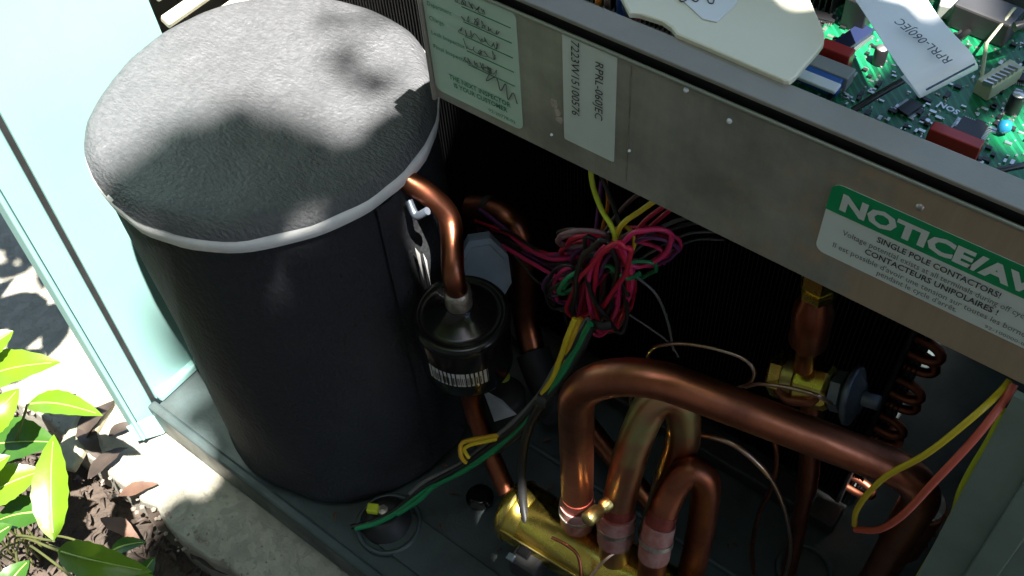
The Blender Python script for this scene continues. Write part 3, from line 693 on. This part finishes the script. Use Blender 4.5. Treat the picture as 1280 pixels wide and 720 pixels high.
sp3 = thing('short_pipe', 'short copper hairpin pipe at the right end of the brass valve', 'copper pipe', tuple(p3[0]))
pth3 = catmull(p3, .004)
MB().tube(pth3, .0124, 20).build('pipe', copper_dark, sp3)
d3 = (p3[2] - p3[0]).normalized()
MB().tube(subpath(pth3, .046, .082), .0140, 20).build('braze_collar', braze, sp3)
MB().tube(subpath(pth3, .062, .066), .0150, 20).build('braze_ring', braze_silver, sp3)
MB().tube(subpath(pth3, .083, .094), .0128, 20).build('heat_band', MATS['heat_red'], sp3)
solo(MB().tube(catmull([P(722, 512, .045), P(745, 545, .045), P(800, 612, .045), P(822, 640, .042)], .008), .0112, 18), 'liquid_pipe', copper, 'straight orange copper pipe slanting low behind the arching pipe', 'copper pipe')

# filter drier with its pipes
DX, DY = -.381, .361
dr = thing('muffler', 'glossy black cylindrical muffler with a barcode sticker between compressor and valve', 'muffler', (DX, DY, .18))
db = MB().lathe([(.014, 0), (.034, .0008), (.0405, .003), (.0418, .007), (.0418, .068), (.0412, .069), (.0432, .070), (.0432, .0755), (.0408, .0785), (.0365, .0780), (.0350, .0768), (.030, .0790), (.022, .0835), (.0150, .0875), (.0125, .091)], (DX, DY, .218), n=64)
dbo = db.build('body', black_gloss, dr)
fi = MB().lathe([(.0118, 0), (.0118, .022), (.0100, .024)], (DX, DY, .305), n=24).build('inlet_ferrule', braze_silver, dr)
ip = [P(494, 218, .412), P(508, 226, .410), P(536, 244, .398), P(559, 272, .372), Vector((DX - .001, DY, .352)), Vector((DX, DY, .325)), Vector((DX, DY, .306))]
ip[3] = P(562, 275, .375)
MB().tube(catmull(ip, .005), .0096, 18).build('inlet_pipe', copper, dr)
op = [Vector((DX, DY, .222)), P(590, 505, .165), P(606, 550, .135), P(624, 592, .112), P(634, 615, .102)]
MB().tube(catmull(op, .005), .0092, 16).build('outlet_pipe', copper_dark, dr)
# barcode sticker wrapped on the drum
ang0, ang1 = math.radians(-100), math.radians(-22); vs = []; fs = []
bz0, bz1 = .241, .261
for k in range(17):
    a = ang0 + (ang1 - ang0) * k / 16
    for z in (bz0, bz1): vs.append((DX + .0418 * math.cos(a), DY + .0418 * math.sin(a), z))
for k in range(16): fs.append((2 * k, 2 * k + 2, 2 * k + 3, 2 * k + 1))
bs = MB().add(vs, fs, True).build('barcode_sticker', mat('sticker_grey', (.52, .52, .52), .4), dr)
bars = MB(); rb = random.Random(2); a = ang0 + .12
while a < ang1 - .10:
    wda = rb.choice((.012, .02, .03)); r_ = .0421
    bars.add([(DX + r_ * math.cos(a), DY + r_ * math.sin(a), bz0 + .003), (DX + r_ * math.cos(a + wda), DY + r_ * math.sin(a + wda), bz0 + .003), (DX + r_ * math.cos(a + wda), DY + r_ * math.sin(a + wda), bz1 - .0065), (DX + r_ * math.cos(a), DY + r_ * math.sin(a), bz1 - .0065)], [(0, 1, 2, 3)])
    a += wda + rb.choice((.012, .018, .03))
bars.build('bars', ink, bs)
# small dark drum behind and its tag
k0 = P(628, 478, .085)
sm = thing('rubber_mount', 'small round black rubber drum with a yellow dot behind the muffler', 'rubber drum', (k0.x, k0.y, 0))
MB().lathe([(.024, 0), (.024, .060), (.020, .068), (.008, .070)], (k0.x, k0.y, 0), n=30).build('drum', black_rubber, sm)
qd = P(629, 470, .0725); MB().lathe([(.0075, 0), (.0075, .0012), (.003, .0013)], (qd.x, qd.y, .0705), n=16).build('yellow_dot', WIRE['olive'], sm)
tg = [P(603, 486, .10), P(628, 500, .10), P(646, 518, .085), P(618, 527, .085)]
tgm = MB(); tgm.add(tg + [p - Vector((0, 0, .0004)) for p in tg], [(0, 3, 2, 1), (4, 5, 6, 7), (0, 1, 5, 4), (1, 2, 6, 5), (2, 3, 7, 6), (3, 0, 4, 7)])
solo(tgm, 'paper_tag', mat('bluish_tag', (.50, .54, .60), .5, 0, (.40, .44, .50), 60), 'crumpled pale paper tag below the black muffler', 'paper tag')
solo(MB().lathe([(.015, 0), (.015, .002), (.0125, .0022), (.0125, .005), (.008, .006)], P(600, 622, .004), n=26), 'grommet', black_gloss, 'black grommet with a shiny rim beside the left end of the brass valve', 'grommet')
# suction elbow behind
se = [PY(586, 262, .488), PY(612, 264, .495), PY(642, 280, .497), PY(655, 318, .497), PY(656, 390, .493), PY(666, 440, .480)]
el = thing('elbow_pipe', 'copper elbow leaving the compressor and dropping behind the black muffler', 'copper pipe', tuple(se[-1]))
MB().tube(catmull(se, .006), .0142, 18).build('pipe', copper, el)
ins2 = [se[-1], PY(674, 462, .470), PY(688, 492, .455), PY(700, 520, .44)]
MB().tube(catmull(ins2, .006), .0195, 18).build('insulation_sleeve', black_rubber, el)
MB().tube([PY(606, 262, .4945), PY(613, 264, .4955)], .0152, 18).build('strap', black_rubber, el)

# ================================================================== EXPANSION VALVE
tv0 = PY(968, 466, .45); tv1 = PY(1085, 500, .456); ta = (tv1 - tv0).normalized()
tx_ = thing('expansion_valve', 'brass expansion valve with a grey steel diaphragm head under the control box', 'expansion valve', tuple(tv0))
MB().lathe([(.015, 0), (.019, .003), (.019, .012)], tv0 - ta * .002, axis=ta, n=6).build('hex_cap', brass, tx_)
MB().lathe([(.0165, 0), (.0165, .009)], tv0 + ta * .0105, axis=ta, n=28).build('neck', brass_dull, tx_)
MB().lathe([(.0165, 0), (.0185, .002), (.0185, .024), (.016, .027)], tv0 + ta * .0200, axis=ta, n=8).build('body', brass, tx_)
MB().lathe([(.014, 0), (.0165, .001), (.0165, .0085), (.014, .0095)], tv0 + ta * .0475, axis=ta, n=6).build('hex_nut', steel_blue, tx_)
MB().lathe([(.012, 0), (.018, .003), (.0215, .0035), (.0235, .005), (.0235, .0078), (.0215, .009), (.0165, .0095), (.013, .013), (.0, .0140)], tv0 + ta * .0570, axis=ta, n=28).build('diaphragm', steel_dark, tx_)
MB().lathe([(.006, 0), (.006, .012), (.0, .0125)], tv0 + ta * .071, axis=ta, n=12).build('head_stud', steel_blue, tx_)
st0 = PY(1006, 448, .447); st1 = PY(1022, 362, .449); sd_ = (st1 - st0); sl0 = sd_.length; sd_.normalize()
MB().lathe([(.0075, -.012), (.0075, .010), (.0110, .016), (.0145, .022), (.0145, sl0 - .022), (.0115, sl0 - .012), (.0105, sl0 - .006)], st0, axis=sd_, n=24).build('strainer', copper, tx_)
MB().lathe([(.0125, 0), (.0125, .006), (.0100, .007), (.0100, .012), (.0135, .0125), (.0135, .026)], st0 + sd_ * (sl0 - .005), axis=sd_, n=6).build('flare_nut', brass, tx_)
MB().tube(catmull([tv0 + ta * .035 - Vector((0, 0, .016)), PY(1013, 540, .452), PY(1011, 590, .450), PY(1002, 640, .446), PY(985, 720, .44)], .008), lambda t: .0090 if t < .5 else .0075, 16).build('outlet_tube', copper_dark, tx_)
MB().tube(fillet([PY(972, 486, .436), PY(984, 500, .432), PY(1012, 504, .433), PY(1022, 494, .44)], .01, 5), .004, 10).build('equaliser_tube', copper, tx_)

# capillary lines
cap = mat('capillary_copper', (.60, .44, .34), .3, 1., (.45, .27, .18), 60)
solo(MB().tube(catmull([PY(800, 470, .42), PY(788, 500, .42), PY(796, 515, .42), PY(806, 480, .42), PY(812, 440, .42), PY(838, 430, .42), PY(880, 433, .425), PY(925, 446, .43), PY(942, 462, .43), PY(938, 478, .43), PY(918, 486, .43)], .004), .0017, 8), 'capillary_tube', cap, 'thin bright capillary tube curving above the arching copper pipe', 'thin tube')
solo(MB().tube(catmull([PY(932, 484, .428), PY(950, 480, .428), PY(988, 485, .428), PY(1020, 494, .43), PY(1042, 506, .44)], .004), .0017, 8), 'capillary_tube', cap, 'thin copper capillary crossing in front of the brass expansion valve', 'thin tube')
solo(MB().tube(catmull([PY(858, 541, .40), PY(885, 545, .40), PY(918, 556, .402), PY(950, 582, .405), PY(970, 610, .41), PY(984, 650, .415), PY(988, 690, .42), PY(978, 735, .42)], .004), lambda t: .0027 if t < .3 else .0019, 8), 'capillary_tube', cap, 'pinkish thin tube drooping from the copper hairpin down to the right floor', 'thin tube')
solo(MB().tube(catmull([PY(966, 545, .43), PY(971, 570, .43), PY(966, 605, .43), PY(948, 645, .43), PY(940, 690, .43), PY(946, 740, .43)], .004), .0021, 8), 'capillary_tube', copper_dark, 'dark thin copper tube hanging between the hairpin and the expansion valve pipe', 'thin tube')
solo(MB().tube(catmull([P(690, 672, .138), P(706, 680, .14), P(722, 694, .135), P(726, 720, .12), P(720, 740, .10)], .004), .0016, 8), 'pilot_tube', copper, 'thin copper pilot tube looping over the brass valve', 'thin tube')
solo(MB().tube(catmull([P(772, 688, .150), P(756, 700, .148), P(742, 716, .14), P(730, 735, .13)], .004), .0016, 8), 'pilot_tube', cap, 'pale thin pilot tube below the stained copper pipe', 'thin tube')

# ================================================================== WIRES
hb = thing('wire_bundle', 'tangled bundle of red, pink, black and green wires hanging under the control box', 'wires', tuple(PY(745, 330, .42)))
def W(*a): return [PY(x, y, d) for x, y, d in a]
rw = random.Random(11)
def bw(col, pts, r=.0024): return wire('wire', col, r * .64, W(*pts), hb)
bw('lime', [(738, 205, .424), (741, 232, .420), (752, 262, .412), (766, 286, .404), (772, 312, .404)], .0031)
bw('black', [(750, 215, .43), (762, 245, .424), (775, 285, .415), (770, 320, .41)], .003)
bw('orange', [(757, 225, .44), (760, 255, .436), (752, 290, .43)], .0025)
bw('purple', [(752, 225, .44), (748, 262, .434), (744, 300, .425), (740, 330, .42)], .0026)
bw('yellow', [(820, 250, .425), (800, 264, .418), (778, 280, .408), (768, 300, .404)], .0032)
bw('amber', [(778, 280, .42), (790, 290, .416), (793, 305, .414), (786, 322, .416)], .0026)
bw('brown', [(812, 232, .44), (780, 258, .436), (748, 300, .42), (728, 322, .41)], .0027)
bw('red', [(832, 256, .44), (806, 276, .43), (786, 300, .42), (750, 330, .415)], .0028)
bw('red', [(838, 262, .45), (812, 284, .44), (786, 310, .43)], .0028)
bw('black', [(880, 276, .46), (846, 284, .45), (810, 300, .43), (784, 322, .415), (756, 340, .41)], .0028)
bw('gray', [(868, 270, .47), (840, 278, .46), (806, 296, .44), (780, 316, .43)], .0025)
bw('gray', [(900, 290, .48), (860, 292, .46), (820, 312, .43), (790, 330, .42)], .0018)
bw('gray', [(905, 300, .49), (868, 300, .47), (834, 316, .44), (800, 334, .42)], .0016)
def loop(col, cx, cy, a, b, rot, y, r=.0026, a0=0, a1=380, dy=.012):
    pts = []; rot = math.radians(rot)
    for k in range(17):
        t = math.radians(a0 + (a1 - a0) * k / 16); u = a * math.cos(t) * rw.uniform(.88, 1.12); v = b * math.sin(t) * rw.uniform(.9, 1.1)
        pts.append((cx + u * math.cos(rot) - v * math.sin(rot), cy + u * math.sin(rot) + v * math.cos(rot), y + dy * math.sin(t * .9 + 1) + .003 * k / 16))
    bw(col, pts, r)
for (col, cx, cy, a, b, rot, y, r) in (
        ('pink', 755, 358, 17, 52, 4, .404, .0034), ('black', 744, 356, 24, 54, 12, .398, .0034), ('red', 764, 362, 19, 50, 2, .408, .0032), ('purple', 757, 366, 13, 46, 10, .412, .0028),
        ('gray', 738, 360, 16, 48, 4, .412, .0026), ('pink', 740, 352, 12, 56, 3, .415, .003), ('red', 752, 372, 20, 38, 6, .42, .0032), ('brown', 762, 352, 24, 58, 2, .424, .0028),
        ('pink', 805, 309, 34, 20, -24, .412, .0030), ('brown', 800, 311, 38, 21, -22, .420, .0028), ('red', 796, 318, 40, 15, -20, .428, .003), ('green', 792, 338, 26, 10, -8, .42, .0026),
        ('black', 706, 358, 22, 27, 20, .404, .0026), ('pink', 712, 358, 18, 22, 10, .410, .0028), ('brown', 704, 366, 18, 20, 0, .416, .0024),
        ('mauve', 728, 298, 28, 10, -3, .402, .0030), ('red', 732, 302, 22, 7, -6, .408, .003), ('mauve', 722, 304, 22, 9, 5, .414, .0026), ('green', 716, 352, 20, 7, -40, .398, .0030), ('purple', 738, 318, 26, 12, -30, .42, .0026)):
    loop(col, cx, cy, a * 1.08, b * 1.04, rot, y, r)
    if r > .0027: loop(rw.choice(('black', 'pink', 'purple', 'red', 'green', 'pink', 'red', 'black', 'mauve')), cx + rw.uniform(-9, 9), cy + rw.uniform(-8, 8), a * rw.uniform(.8, 1.5), b * rw.uniform(.75, 1.2), rot + rw.uniform(-30, 30), y + rw.uniform(-.006, .018), r * .9)
bw('green', [(750, 334, .404), (762, 332, .402), (772, 342, .404), (784, 348, .41), (800, 342, .414)], .0032)
bw('green', [(704, 360, .396), (716, 346, .396), (728, 336, .40)], .0032)
bw('pink', [(598, 293, .47), (622, 304, .462), (660, 326, .445), (700, 348, .42), (722, 352, .41)], .0030)
bw('purple', [(600, 262, .48), (636, 290, .468), (668, 316, .45), (704, 318, .43), (736, 312, .41)], .0036)
bw('pink', [(640, 296, .462), (662, 312, .45), (690, 324, .435), (720, 322, .42)], .0030)
bw('black', [(604, 288, .472), (640, 306, .46), (670, 326, .45), (700, 330, .43), (740, 326, .41)], .0034)
bw('brown', [(618, 282, .478), (650, 300, .466), (690, 334, .44), (730, 330, .42)], .0026)
for k in range(6):
    o1, o2, o3 = rw.uniform(-8, 8), rw.uniform(-12, 12), rw.uniform(-14, 14)
    bw(('red', 'black', 'purple', 'pink', 'brown', 'black')[k], [(594 + k, 276 + k * 3, .478), (632, 296 + o1, .466), (668, 318 + o2, .448), (704, 330 + o3, .43), (744, 330 + o1, .412)], .0024)
bw('gray', [(628, 300, .48), (652, 330, .474), (672, 352, .46), (692, 360, .43)], .0020)
bw('gray', [(796, 346, .42), (820, 368, .424), (834, 400, .43), (842, 438, .43)], .0018)
bw('gray', [(768, 382, .42), (800, 402, .425), (836, 428, .43), (848, 446, .43)], .0014)
MB().tube(W((729, 322, .398), (738, 317, .394), (749, 318, .396)), .0034, 8).build('cable_tie', black_rubber, hb)
MB().tube(W((742, 404, .40), (752, 408, .395), (764, 406, .40)), .0036, 8).build('cable_tie', black_rubber, hb)
# lower harness
lh = thing('wire_harness', 'green, yellow and black wires running down from the bundle past the compressor foot', 'wires', tuple(P(620, 565, .16)))
base_path = [(738, 404, .335), (722, 432, .31), (700, 466, .275), (676, 502, .235), (646, 536, .19), (614, 562, .15), (578, 586, .112), (540, 606, .078), (520, 622, .058), (496, 640, .035), (470, 654, .018), (444, 661, .014)]
for i, (col, ox, oy, r, n0, n1) in enumerate((('green', 0, 0, .0031, 0, 12), ('black', -4, -2, .0028, 0, 12), ('green', 3, 3, .0026, 0, 10), ('gray', -7, -5, .0026, 0, 9), ('olive', 1, -3, .0024, 4, 12), ('black', 6, 4, .0026, 0, 6))):
    pts = [P(x + ox * (1 if k % 3 else .4) + rw.uniform(-1, 1), y + oy + rw.uniform(-1, 1), z + rw.uniform(0, .003)) for k, (x, y, z) in enumerate(base_path)][n0:n1]
    wire('wire', col, r, pts, lh)
for dx in (0, 7):
    wire('wire', 'yellow' if dx else 'amber', .0026, [P(726 - dx, 398, .335), P(716 - dx, 422, .318), P(708 - dx, 446, .295), P(697 - dx, 474, .268), P(680 - dx, 500, .237)], lh)
wire('wire', 'amber', .0023, [P(628, 543, .175), P(606, 547, .168), P(584, 551, .160), P(576, 556, .155), P(576, 570, .145), P(582, 578, .135)], lh)
wire('wire', 'yellow', .0020, [P(630, 547, .173), P(606, 552, .166), P(588, 556, .158), P(580, 562, .150), P(586, 572, .14)], lh)
MB().tube([P(672, 499, .242), P(684, 502, .242)], .0062, 10).build('cable_tie', black_rubber, lh)
solo(MB().tube(catmull([P(694, 478, .262), P(676, 505, .235), P(660, 538, .20), P(653, 575, .165), P(653, 620, .135), P(658, 660, .118), P(660, 684, .104)], .004), .0044, 10), 'coil_cable', WIRE['black'], 'black cable dropping to the black plug on the brass valve', 'cable')
solo(MB().tube(catmull(W((1262, 476, .408), (1250, 490, .400), (1220, 518, .380), (1160, 566, .366), (1110, 594, .366), (1084, 618, .370), (1070, 640, .380), (1068, 656, .392)), .004), .0021, 10), 'loose_wire', WIRE['yellow'], 'yellow wire looping from the box corner to the coil bottom', 'wire')
solo(MB().tube(catmull(W((1268, 480, .406), (1256, 500, .398), (1220, 546, .376), (1170, 600, .362), (1128, 644, .368), (1098, 662, .380), (1070, 662, .392)), .004), .0025, 10), 'loose_wire', WIRE['coral'], 'coral red wire looping from the box corner beside the yellow one', 'wire')
solo(MB().tube(catmull(W((1256, 515, .403), (1240, 548, .402), (1216, 588, .402), (1202, 616, .402), (1195, 640, .402), (1186, 658, .402), (1170, 688, .402), (1150, 722, .402), (1138, 745, .402)), .004), .0033, 10), 'loose_wire', WIRE['lime'], 'yellow green wire running along the edge of the painted corner post', 'wire')
fr_ = thing('frayed_strands', 'frayed copper wire strands beside the right hand pipe joint', 'wire strands', tuple(PY(1165, 660, .44)))
for (a, b_, c_) in (((1150, 648), (1156, 665), (1160, 690)), ((1152, 650), (1166, 660), (1172, 684)), ((1170, 648), (1175, 665), (1170, 680)), ((1145, 645), (1170, 642), (1195, 648))):
    MB().tube(catmull(W((*a, .44), (*b_, .436), (*c_, .436)), .003), .0007, 5).build('strand', copper, fr_)

# ================================================================== SHRUB, DRY LEAVES
def leaf_mesh(base, tip, width, nrm, curve=.12, fold=.25, serr=0., n=12):
    base, tip = Vector(base), Vector(tip); ax = tip - base; L = ax.length; ax.normalize(); nrm = Vector(nrm); nrm = (nrm - ax * nrm.dot(ax)).normalized(); sd = ax.cross(nrm)
    vs = []; fs = []
    for i in range(n + 1):
        t = i / n; wv = width * .5 * (math.sin(math.pi * t ** .85) ** .8 if 0 < t < 1 else 0) + .0004
        if serr and i % 2: wv *= 1 - serr
        c = base + ax * (L * t) + nrm * (curve * L * math.sin(math.pi * t) - .10 * L * t * t)
        vs += [c - sd * wv + nrm * fold * wv, c - sd * wv * .5 + nrm * fold * wv * .35, c, c + sd * wv * .5 + nrm * fold * wv * .35, c + sd * wv + nrm * fold * wv]
    for i in range(n):
        for j in range(4): fs.append((i * 5 + j, i * 5 + j + 1, i * 5 + j + 6, i * 5 + j + 5))
    return vs, fs
shr = thing('shrub', 'bright green leafy shrub growing beside the concrete pad', 'shrub', (-.80, -.02, -.12))
VN = -FWD
leaves = [  # base px, tip px, heights, width px, tilt
    ((67, 676), (63, 542), .17, .21, 40, (.25, -.1, .95), leaf_m), ((34, 506), (122, 513), .15, .17, 30, (.3, .15, .9), leaf_m), ((-30, 486), (66, 449), .15, .19, 46, (.35, .1, .9), leaf_m),
    ((-30, 560), (66, 548), .09, .10, 58, (0, 0, 1), leaf_d), ((-26, 628), (50, 586), .11, .12, 48, (.1, -.2, 1), leaf_m), ((72, 688), (182, 714), .17, .18, 36, (.1, -.35, .9), leaf_m),
    ((92, 722), (206, 730), .14, .13, 34, (.1, -.2, .9), leaf_m), ((138, 690), (180, 676), .09, .10, 18, (0, 0, 1), leaf_d), ((-22, 545), (22, 486), .17, .19, 34, (.5, 0, .8), leaf_m), ((-30, 448), (14, 413), .20, .21, 30, (.3, -.3, .9), leaf_m),
    ((4, 745), (34, 700), .12, .13, 30, (.1, 0, 1), leaf_d), ((168, 742), (192, 696), .06, .07, 24, (.2, 0, 1), leaf_d), ((-30, 690), (12, 655), .09, .10, 34, (0, 0, 1), leaf_d), ((60, 640), (-10, 650), .07, .07, 40, (0, 0, 1), leaf_d), ((-40, 610), (8, 570), .14, .16, 38, (.3, 0, 1), leaf_m), ((40, 760), (120, 752), .15, .16, 36, (0, -.2, 1), leaf_m)]
for k, (b0, t0_, zb, zt, wpx, nv_, mm) in enumerate(leaves):
    pb, ptp = P(*b0, zb), P(*t0_, zt); wd = 1.15 * wpx / F * (pb - CAM).dot(FWD)
    v_, f__ = leaf_mesh(pb, ptp, wd, Vector(nv_), curve=.05 + .05 * (k % 3), serr=.07, n=14)
    lf = MB().add(v_, f__, True).build('leaf', mm, shr)
    rib = [v_[i * 5 + 2] + Vector(nv_).normalized() * .0005 for i in range(1, 14)]
    MB().tube(rib, lambda t: .0011 - .0007 * t, 5).build('midrib', rib_m, lf)
    root = Vector((-.83 + .01 * (k % 5), -.02 + .01 * (k % 4), -.12))
    MB().tube(catmull([root, root.lerp(pb, .5) + Vector((0, 0, .03)), pb], .01), .0013, 6).build('stem', stem_m, shr)
# shaded edging stake between shrub and unit
ea, eb = P(148, 455, -.035), P(82, 590, -.055)
solo(MB().box((ea + eb) / 2, ((ea - eb).length, .034, .012), R=Matrix.Rotation(math.atan2((ea - eb).y, (ea - eb).x), 3, 'Z'), bev=.003), 'edging_stake', mat('weathered_stake', (.30, .28, .19), .8, 0, (.22, .20, .13), 30, bump=.3, bscale=60), 'flat grey beige strip lying beside the corner of the cabinet', 'strip')
# dry leaves; the dark ones on the pad stand in for shade
dl = [((96, 560), (140, 500), 40, dry_leaf_m, 'dark curled leaf standing in for shade nearest the cabinet corner strip'), ((110, 600), (158, 560), 38, dry_leaf_m, 'dark leaf standing in for shade just below the curled one'),
      ((136, 545), (172, 528), 20, dry_leaf_m, 'narrow dark leaf standing in for shade at the foot of the cabinet strip'), ((100, 530), (128, 575), 34, dry_leaf_m, 'broad dark leaf standing in for shade on the grey beige strip'),
      ((128, 650), (176, 676), 30, dry_leaf_r, 'reddish brown dead leaf on the soil above the lowest green leaf'), ((186, 628), (236, 690), 34, dry_leaf_m, 'dead brown leaf on the soil at the pad edge'), ((150, 620), (196, 606), 26, dry_leaf_r, 'tan dead leaf lying on the pad rim near the soil'), ((236, 690), (290, 716), 26, dry_leaf_m, 'flat dark dead leaf on the soil at the bottom edge')]
for k, (b0, t0_, wpx, mm, lab) in enumerate(dl):
    onpad = k < 4 or k == 6; z = PADZ + .004 if onpad else -.085
    pb, ptp = P(*b0, z + .003), P(*t0_, z + .008); wd = wpx / F * .85
    v_, f__ = leaf_mesh(pb, ptp, wd, (random.uniform(-.3, .3), random.uniform(-.3, .3), 1), curve=.10, fold=.22, serr=.05)
    v_ = [p + Vector((0, 0, .007 * (noise.noise(p * 38) + .3))) + Vector((noise.noise(p * 60 + Vector((7, 0, 0))), noise.noise(p * 60), 0)) * .004 for p in v_]
    solo(MB().add(v_, f__, True), 'dead_leaf_and_shade', mm, lab, 'dead leaf', 'dead leaves on the ground')
lit = MB(); rl = random.Random(3)
for k in range(3200):
    x = rl.uniform(-1.1, -.2); y = rl.uniform(-.25, .11); a = rl.uniform(0, 6.28); L = rl.uniform(.004, .020); z = -.118 + rl.uniform(0, .022)
    v_, f__ = leaf_mesh((x, y, z), (x + L * math.cos(a), y + L * math.sin(a), z + rl.uniform(-.004, .012)), L * rl.uniform(.08, .45), (rl.uniform(-.8, .8), rl.uniform(-.8, .8), 1), .25, .5, n=4)
    lit.add(v_, f__, True)
o = lit.build('leaf_litter', dry_leaf_m); o['kind'] = 'stuff'; o['label'] = 'brown leaf litter covering the soil'; o['category'] = 'leaf litter'
pd = MB()
for k in range(240):
    x = rl.uniform(-.72, .0); y = rl.uniform(.215, .50); a = rl.uniform(0, 6.28); L = rl.uniform(.003, .012)
    if math.hypot(x + .575, y - .36) < .155: continue
    v_, f__ = leaf_mesh((x, y, .0015), (x + L * math.cos(a), y + L * math.sin(a), .003), L * rl.uniform(.15, .5), (rl.uniform(-.3, .3), rl.uniform(-.3, .3), 1), .15, .3, n=3)
    pd.add(v_, f__, True)
o = pd.build('pan_debris', dry_leaf_r); o['kind'] = 'stuff'; o['label'] = 'bits of dry leaf and dirt scattered in the base pan'; o['category'] = 'debris'
gr = MB()
for k in range(420):
    x = rl.uniform(-1.0, -.2); y = .10 + abs(rl.gauss(0, .035)); s_ = rl.uniform(.001, .0035)
    if y > .185: continue
    if y > .128: s_ *= .4
    gr.lathe([(0, -s_ * .6), (s_, 0), (s_ * .5, s_ * .6), (0, s_ * .7)], (x, y, PADZ + s_ * .3 - (.012 if y < .118 else 0)), n=5)
o = gr.build('grit', grit_m); o['kind'] = 'stuff'; o['label'] = 'grit and crumbs along the pad edge'; o['category'] = 'grit'

# ================================================================== TREE WHOSE BRANCHES HANG OVER THE UNIT (casts the dappled shade)
SV = Vector((SUN.x / SUN.z, SUN.y / SUN.z, 1))
rt = random.Random(21); TL = MB()
GAPS = [(-.112, .275, .012), (-.372, .366, .010)]   # two small openings in the crown
def tleaf(sx, sy, h, L):                        # leaf whose shadow falls at (sx, sy) on the level z = .5
    if any(math.hypot(sx - gx, sy - gy) < gr_ + L * .42 for gx, gy, gr_ in GAPS): return
    c = Vector((sx, sy, .5)) + SV * (h - .5); a = rt.uniform(0, 6.28)
    d = Vector((math.cos(a), math.sin(a), rt.uniform(-.5, .3))).normalized()
    v_, f__ = leaf_mesh(c - d * L / 2, c + d * L / 2, L * rt.uniform(.45, .6), (rt.uniform(-.5, .5), rt.uniform(-.5, .5), 1), .1, .2, n=4)
    TL.add(v_, f__, True)
def open_sky(x, y):                             # where the photograph's sun comes through the crown
    if -1.55 < x < -.47 and -.15 < y < .20: return True
    if -1.55 < x < -.80 and -.15 < y < .50: return True
    if -.82 < x < -.475 and .18 < y < .66: return True
    return False
for k in range(9000):
    sx = rt.uniform(-2.6, 1.5); sy = rt.uniform(-1.3, 2.1); L = rt.uniform(.09, .15)
    if -.6 < sx < -.3 and -.2 < sy < .8: L = rt.uniform(.05, .08)
    if open_sky(sx - L * .4, sy) or open_sky(sx, sy + L * .4) or open_sky(sx, sy - L * .4) or open_sky(sx + L * .4, sy): continue
    if .47 < sy < 1.1 and -.32 < sx < .45 and rt.random() < .45: continue
    tleaf(sx, sy, rt.uniform(1.9, 2.9), L)
for k in range(420):                            # small leaves along the right hand edge of the gap
    tleaf(rt.uniform(-.41, -.34), rt.uniform(-.1, .7), rt.uniform(2.4, 3.0), rt.uniform(.04, .06))
for k in range(260):                            # a spray reaching further left
    sx = rt.uniform(-.595, -.43); sy = rt.uniform(.20, .36)
    edge = .350 - 2.2 * max(0, -.55 - sx)
    if sy > edge: continue
    tleaf(sx, sy, rt.uniform(4.6, 5.6), rt.uniform(.04, .06))
for k in range(40): tleaf(rt.uniform(-.452, -.42), rt.uniform(.33, .43), rt.uniform(2.8, 3.4), rt.uniform(.03, .04))
for k in range(70): tleaf(rt.uniform(-.505, -.42), rt.uniform(.155, .21), rt.uniform(2.6, 3.2), rt.uniform(.03, .045))
for k in range(1300): tleaf(rt.uniform(-.40, .35), rt.uniform(-.1, .46), rt.uniform(2.0, 2.9), rt.uniform(.06, .09))
for k in range(16): tleaf(rt.uniform(-.90, -.75), rt.uniform(.04, .16), rt.uniform(.6, .85), rt.uniform(.06, .09))
for k in range(110): tleaf(rt.uniform(-1.25, -.86), rt.uniform(.16, .42), rt.uniform(.9, 1.2), rt.uniform(.05, .09))
for k in range(10):                             # thin outer twigs
    tleaf(rt.uniform(-.58, -.47), rt.uniform(.40, .54), rt.uniform(3.6, 4.4), rt.uniform(.03, .045))
for k in range(34):
    tleaf(rt.uniform(-1.3, -.80), rt.uniform(.0, .34), rt.uniform(.95, 1.2), rt.uniform(.05, .09))
tree = thing('garden_tree', 'leafy tree overhanging the heat pump and dappling it with shade', 'tree', (3.2, .6, -.12))
TL.build('crown', tree_leaf, tree)
MB().tube(catmull([(3.2, .6, -.2), (3.1, .55, .9), (2.8, .5, 1.9), (2.2, .5, 2.7)], .08), lambda t: .10 - .055 * t, 14).build('trunk', bark, tree)
for pts in (((2.2, .5, 2.7), (1.5, .6, 2.6), (.9, .5, 2.3)), ((2.5, .5, 2.4), (1.7, .1, 2.4), (1.0, -.1, 2.2)), ((2.2, .5, 2.7), (1.6, 1.0, 2.6), (1.2, 1.2, 2.5))):
    MB().tube(catmull(pts, .08), lambda t: .035 - .028 * t, 8).build('limb', bark, tree)
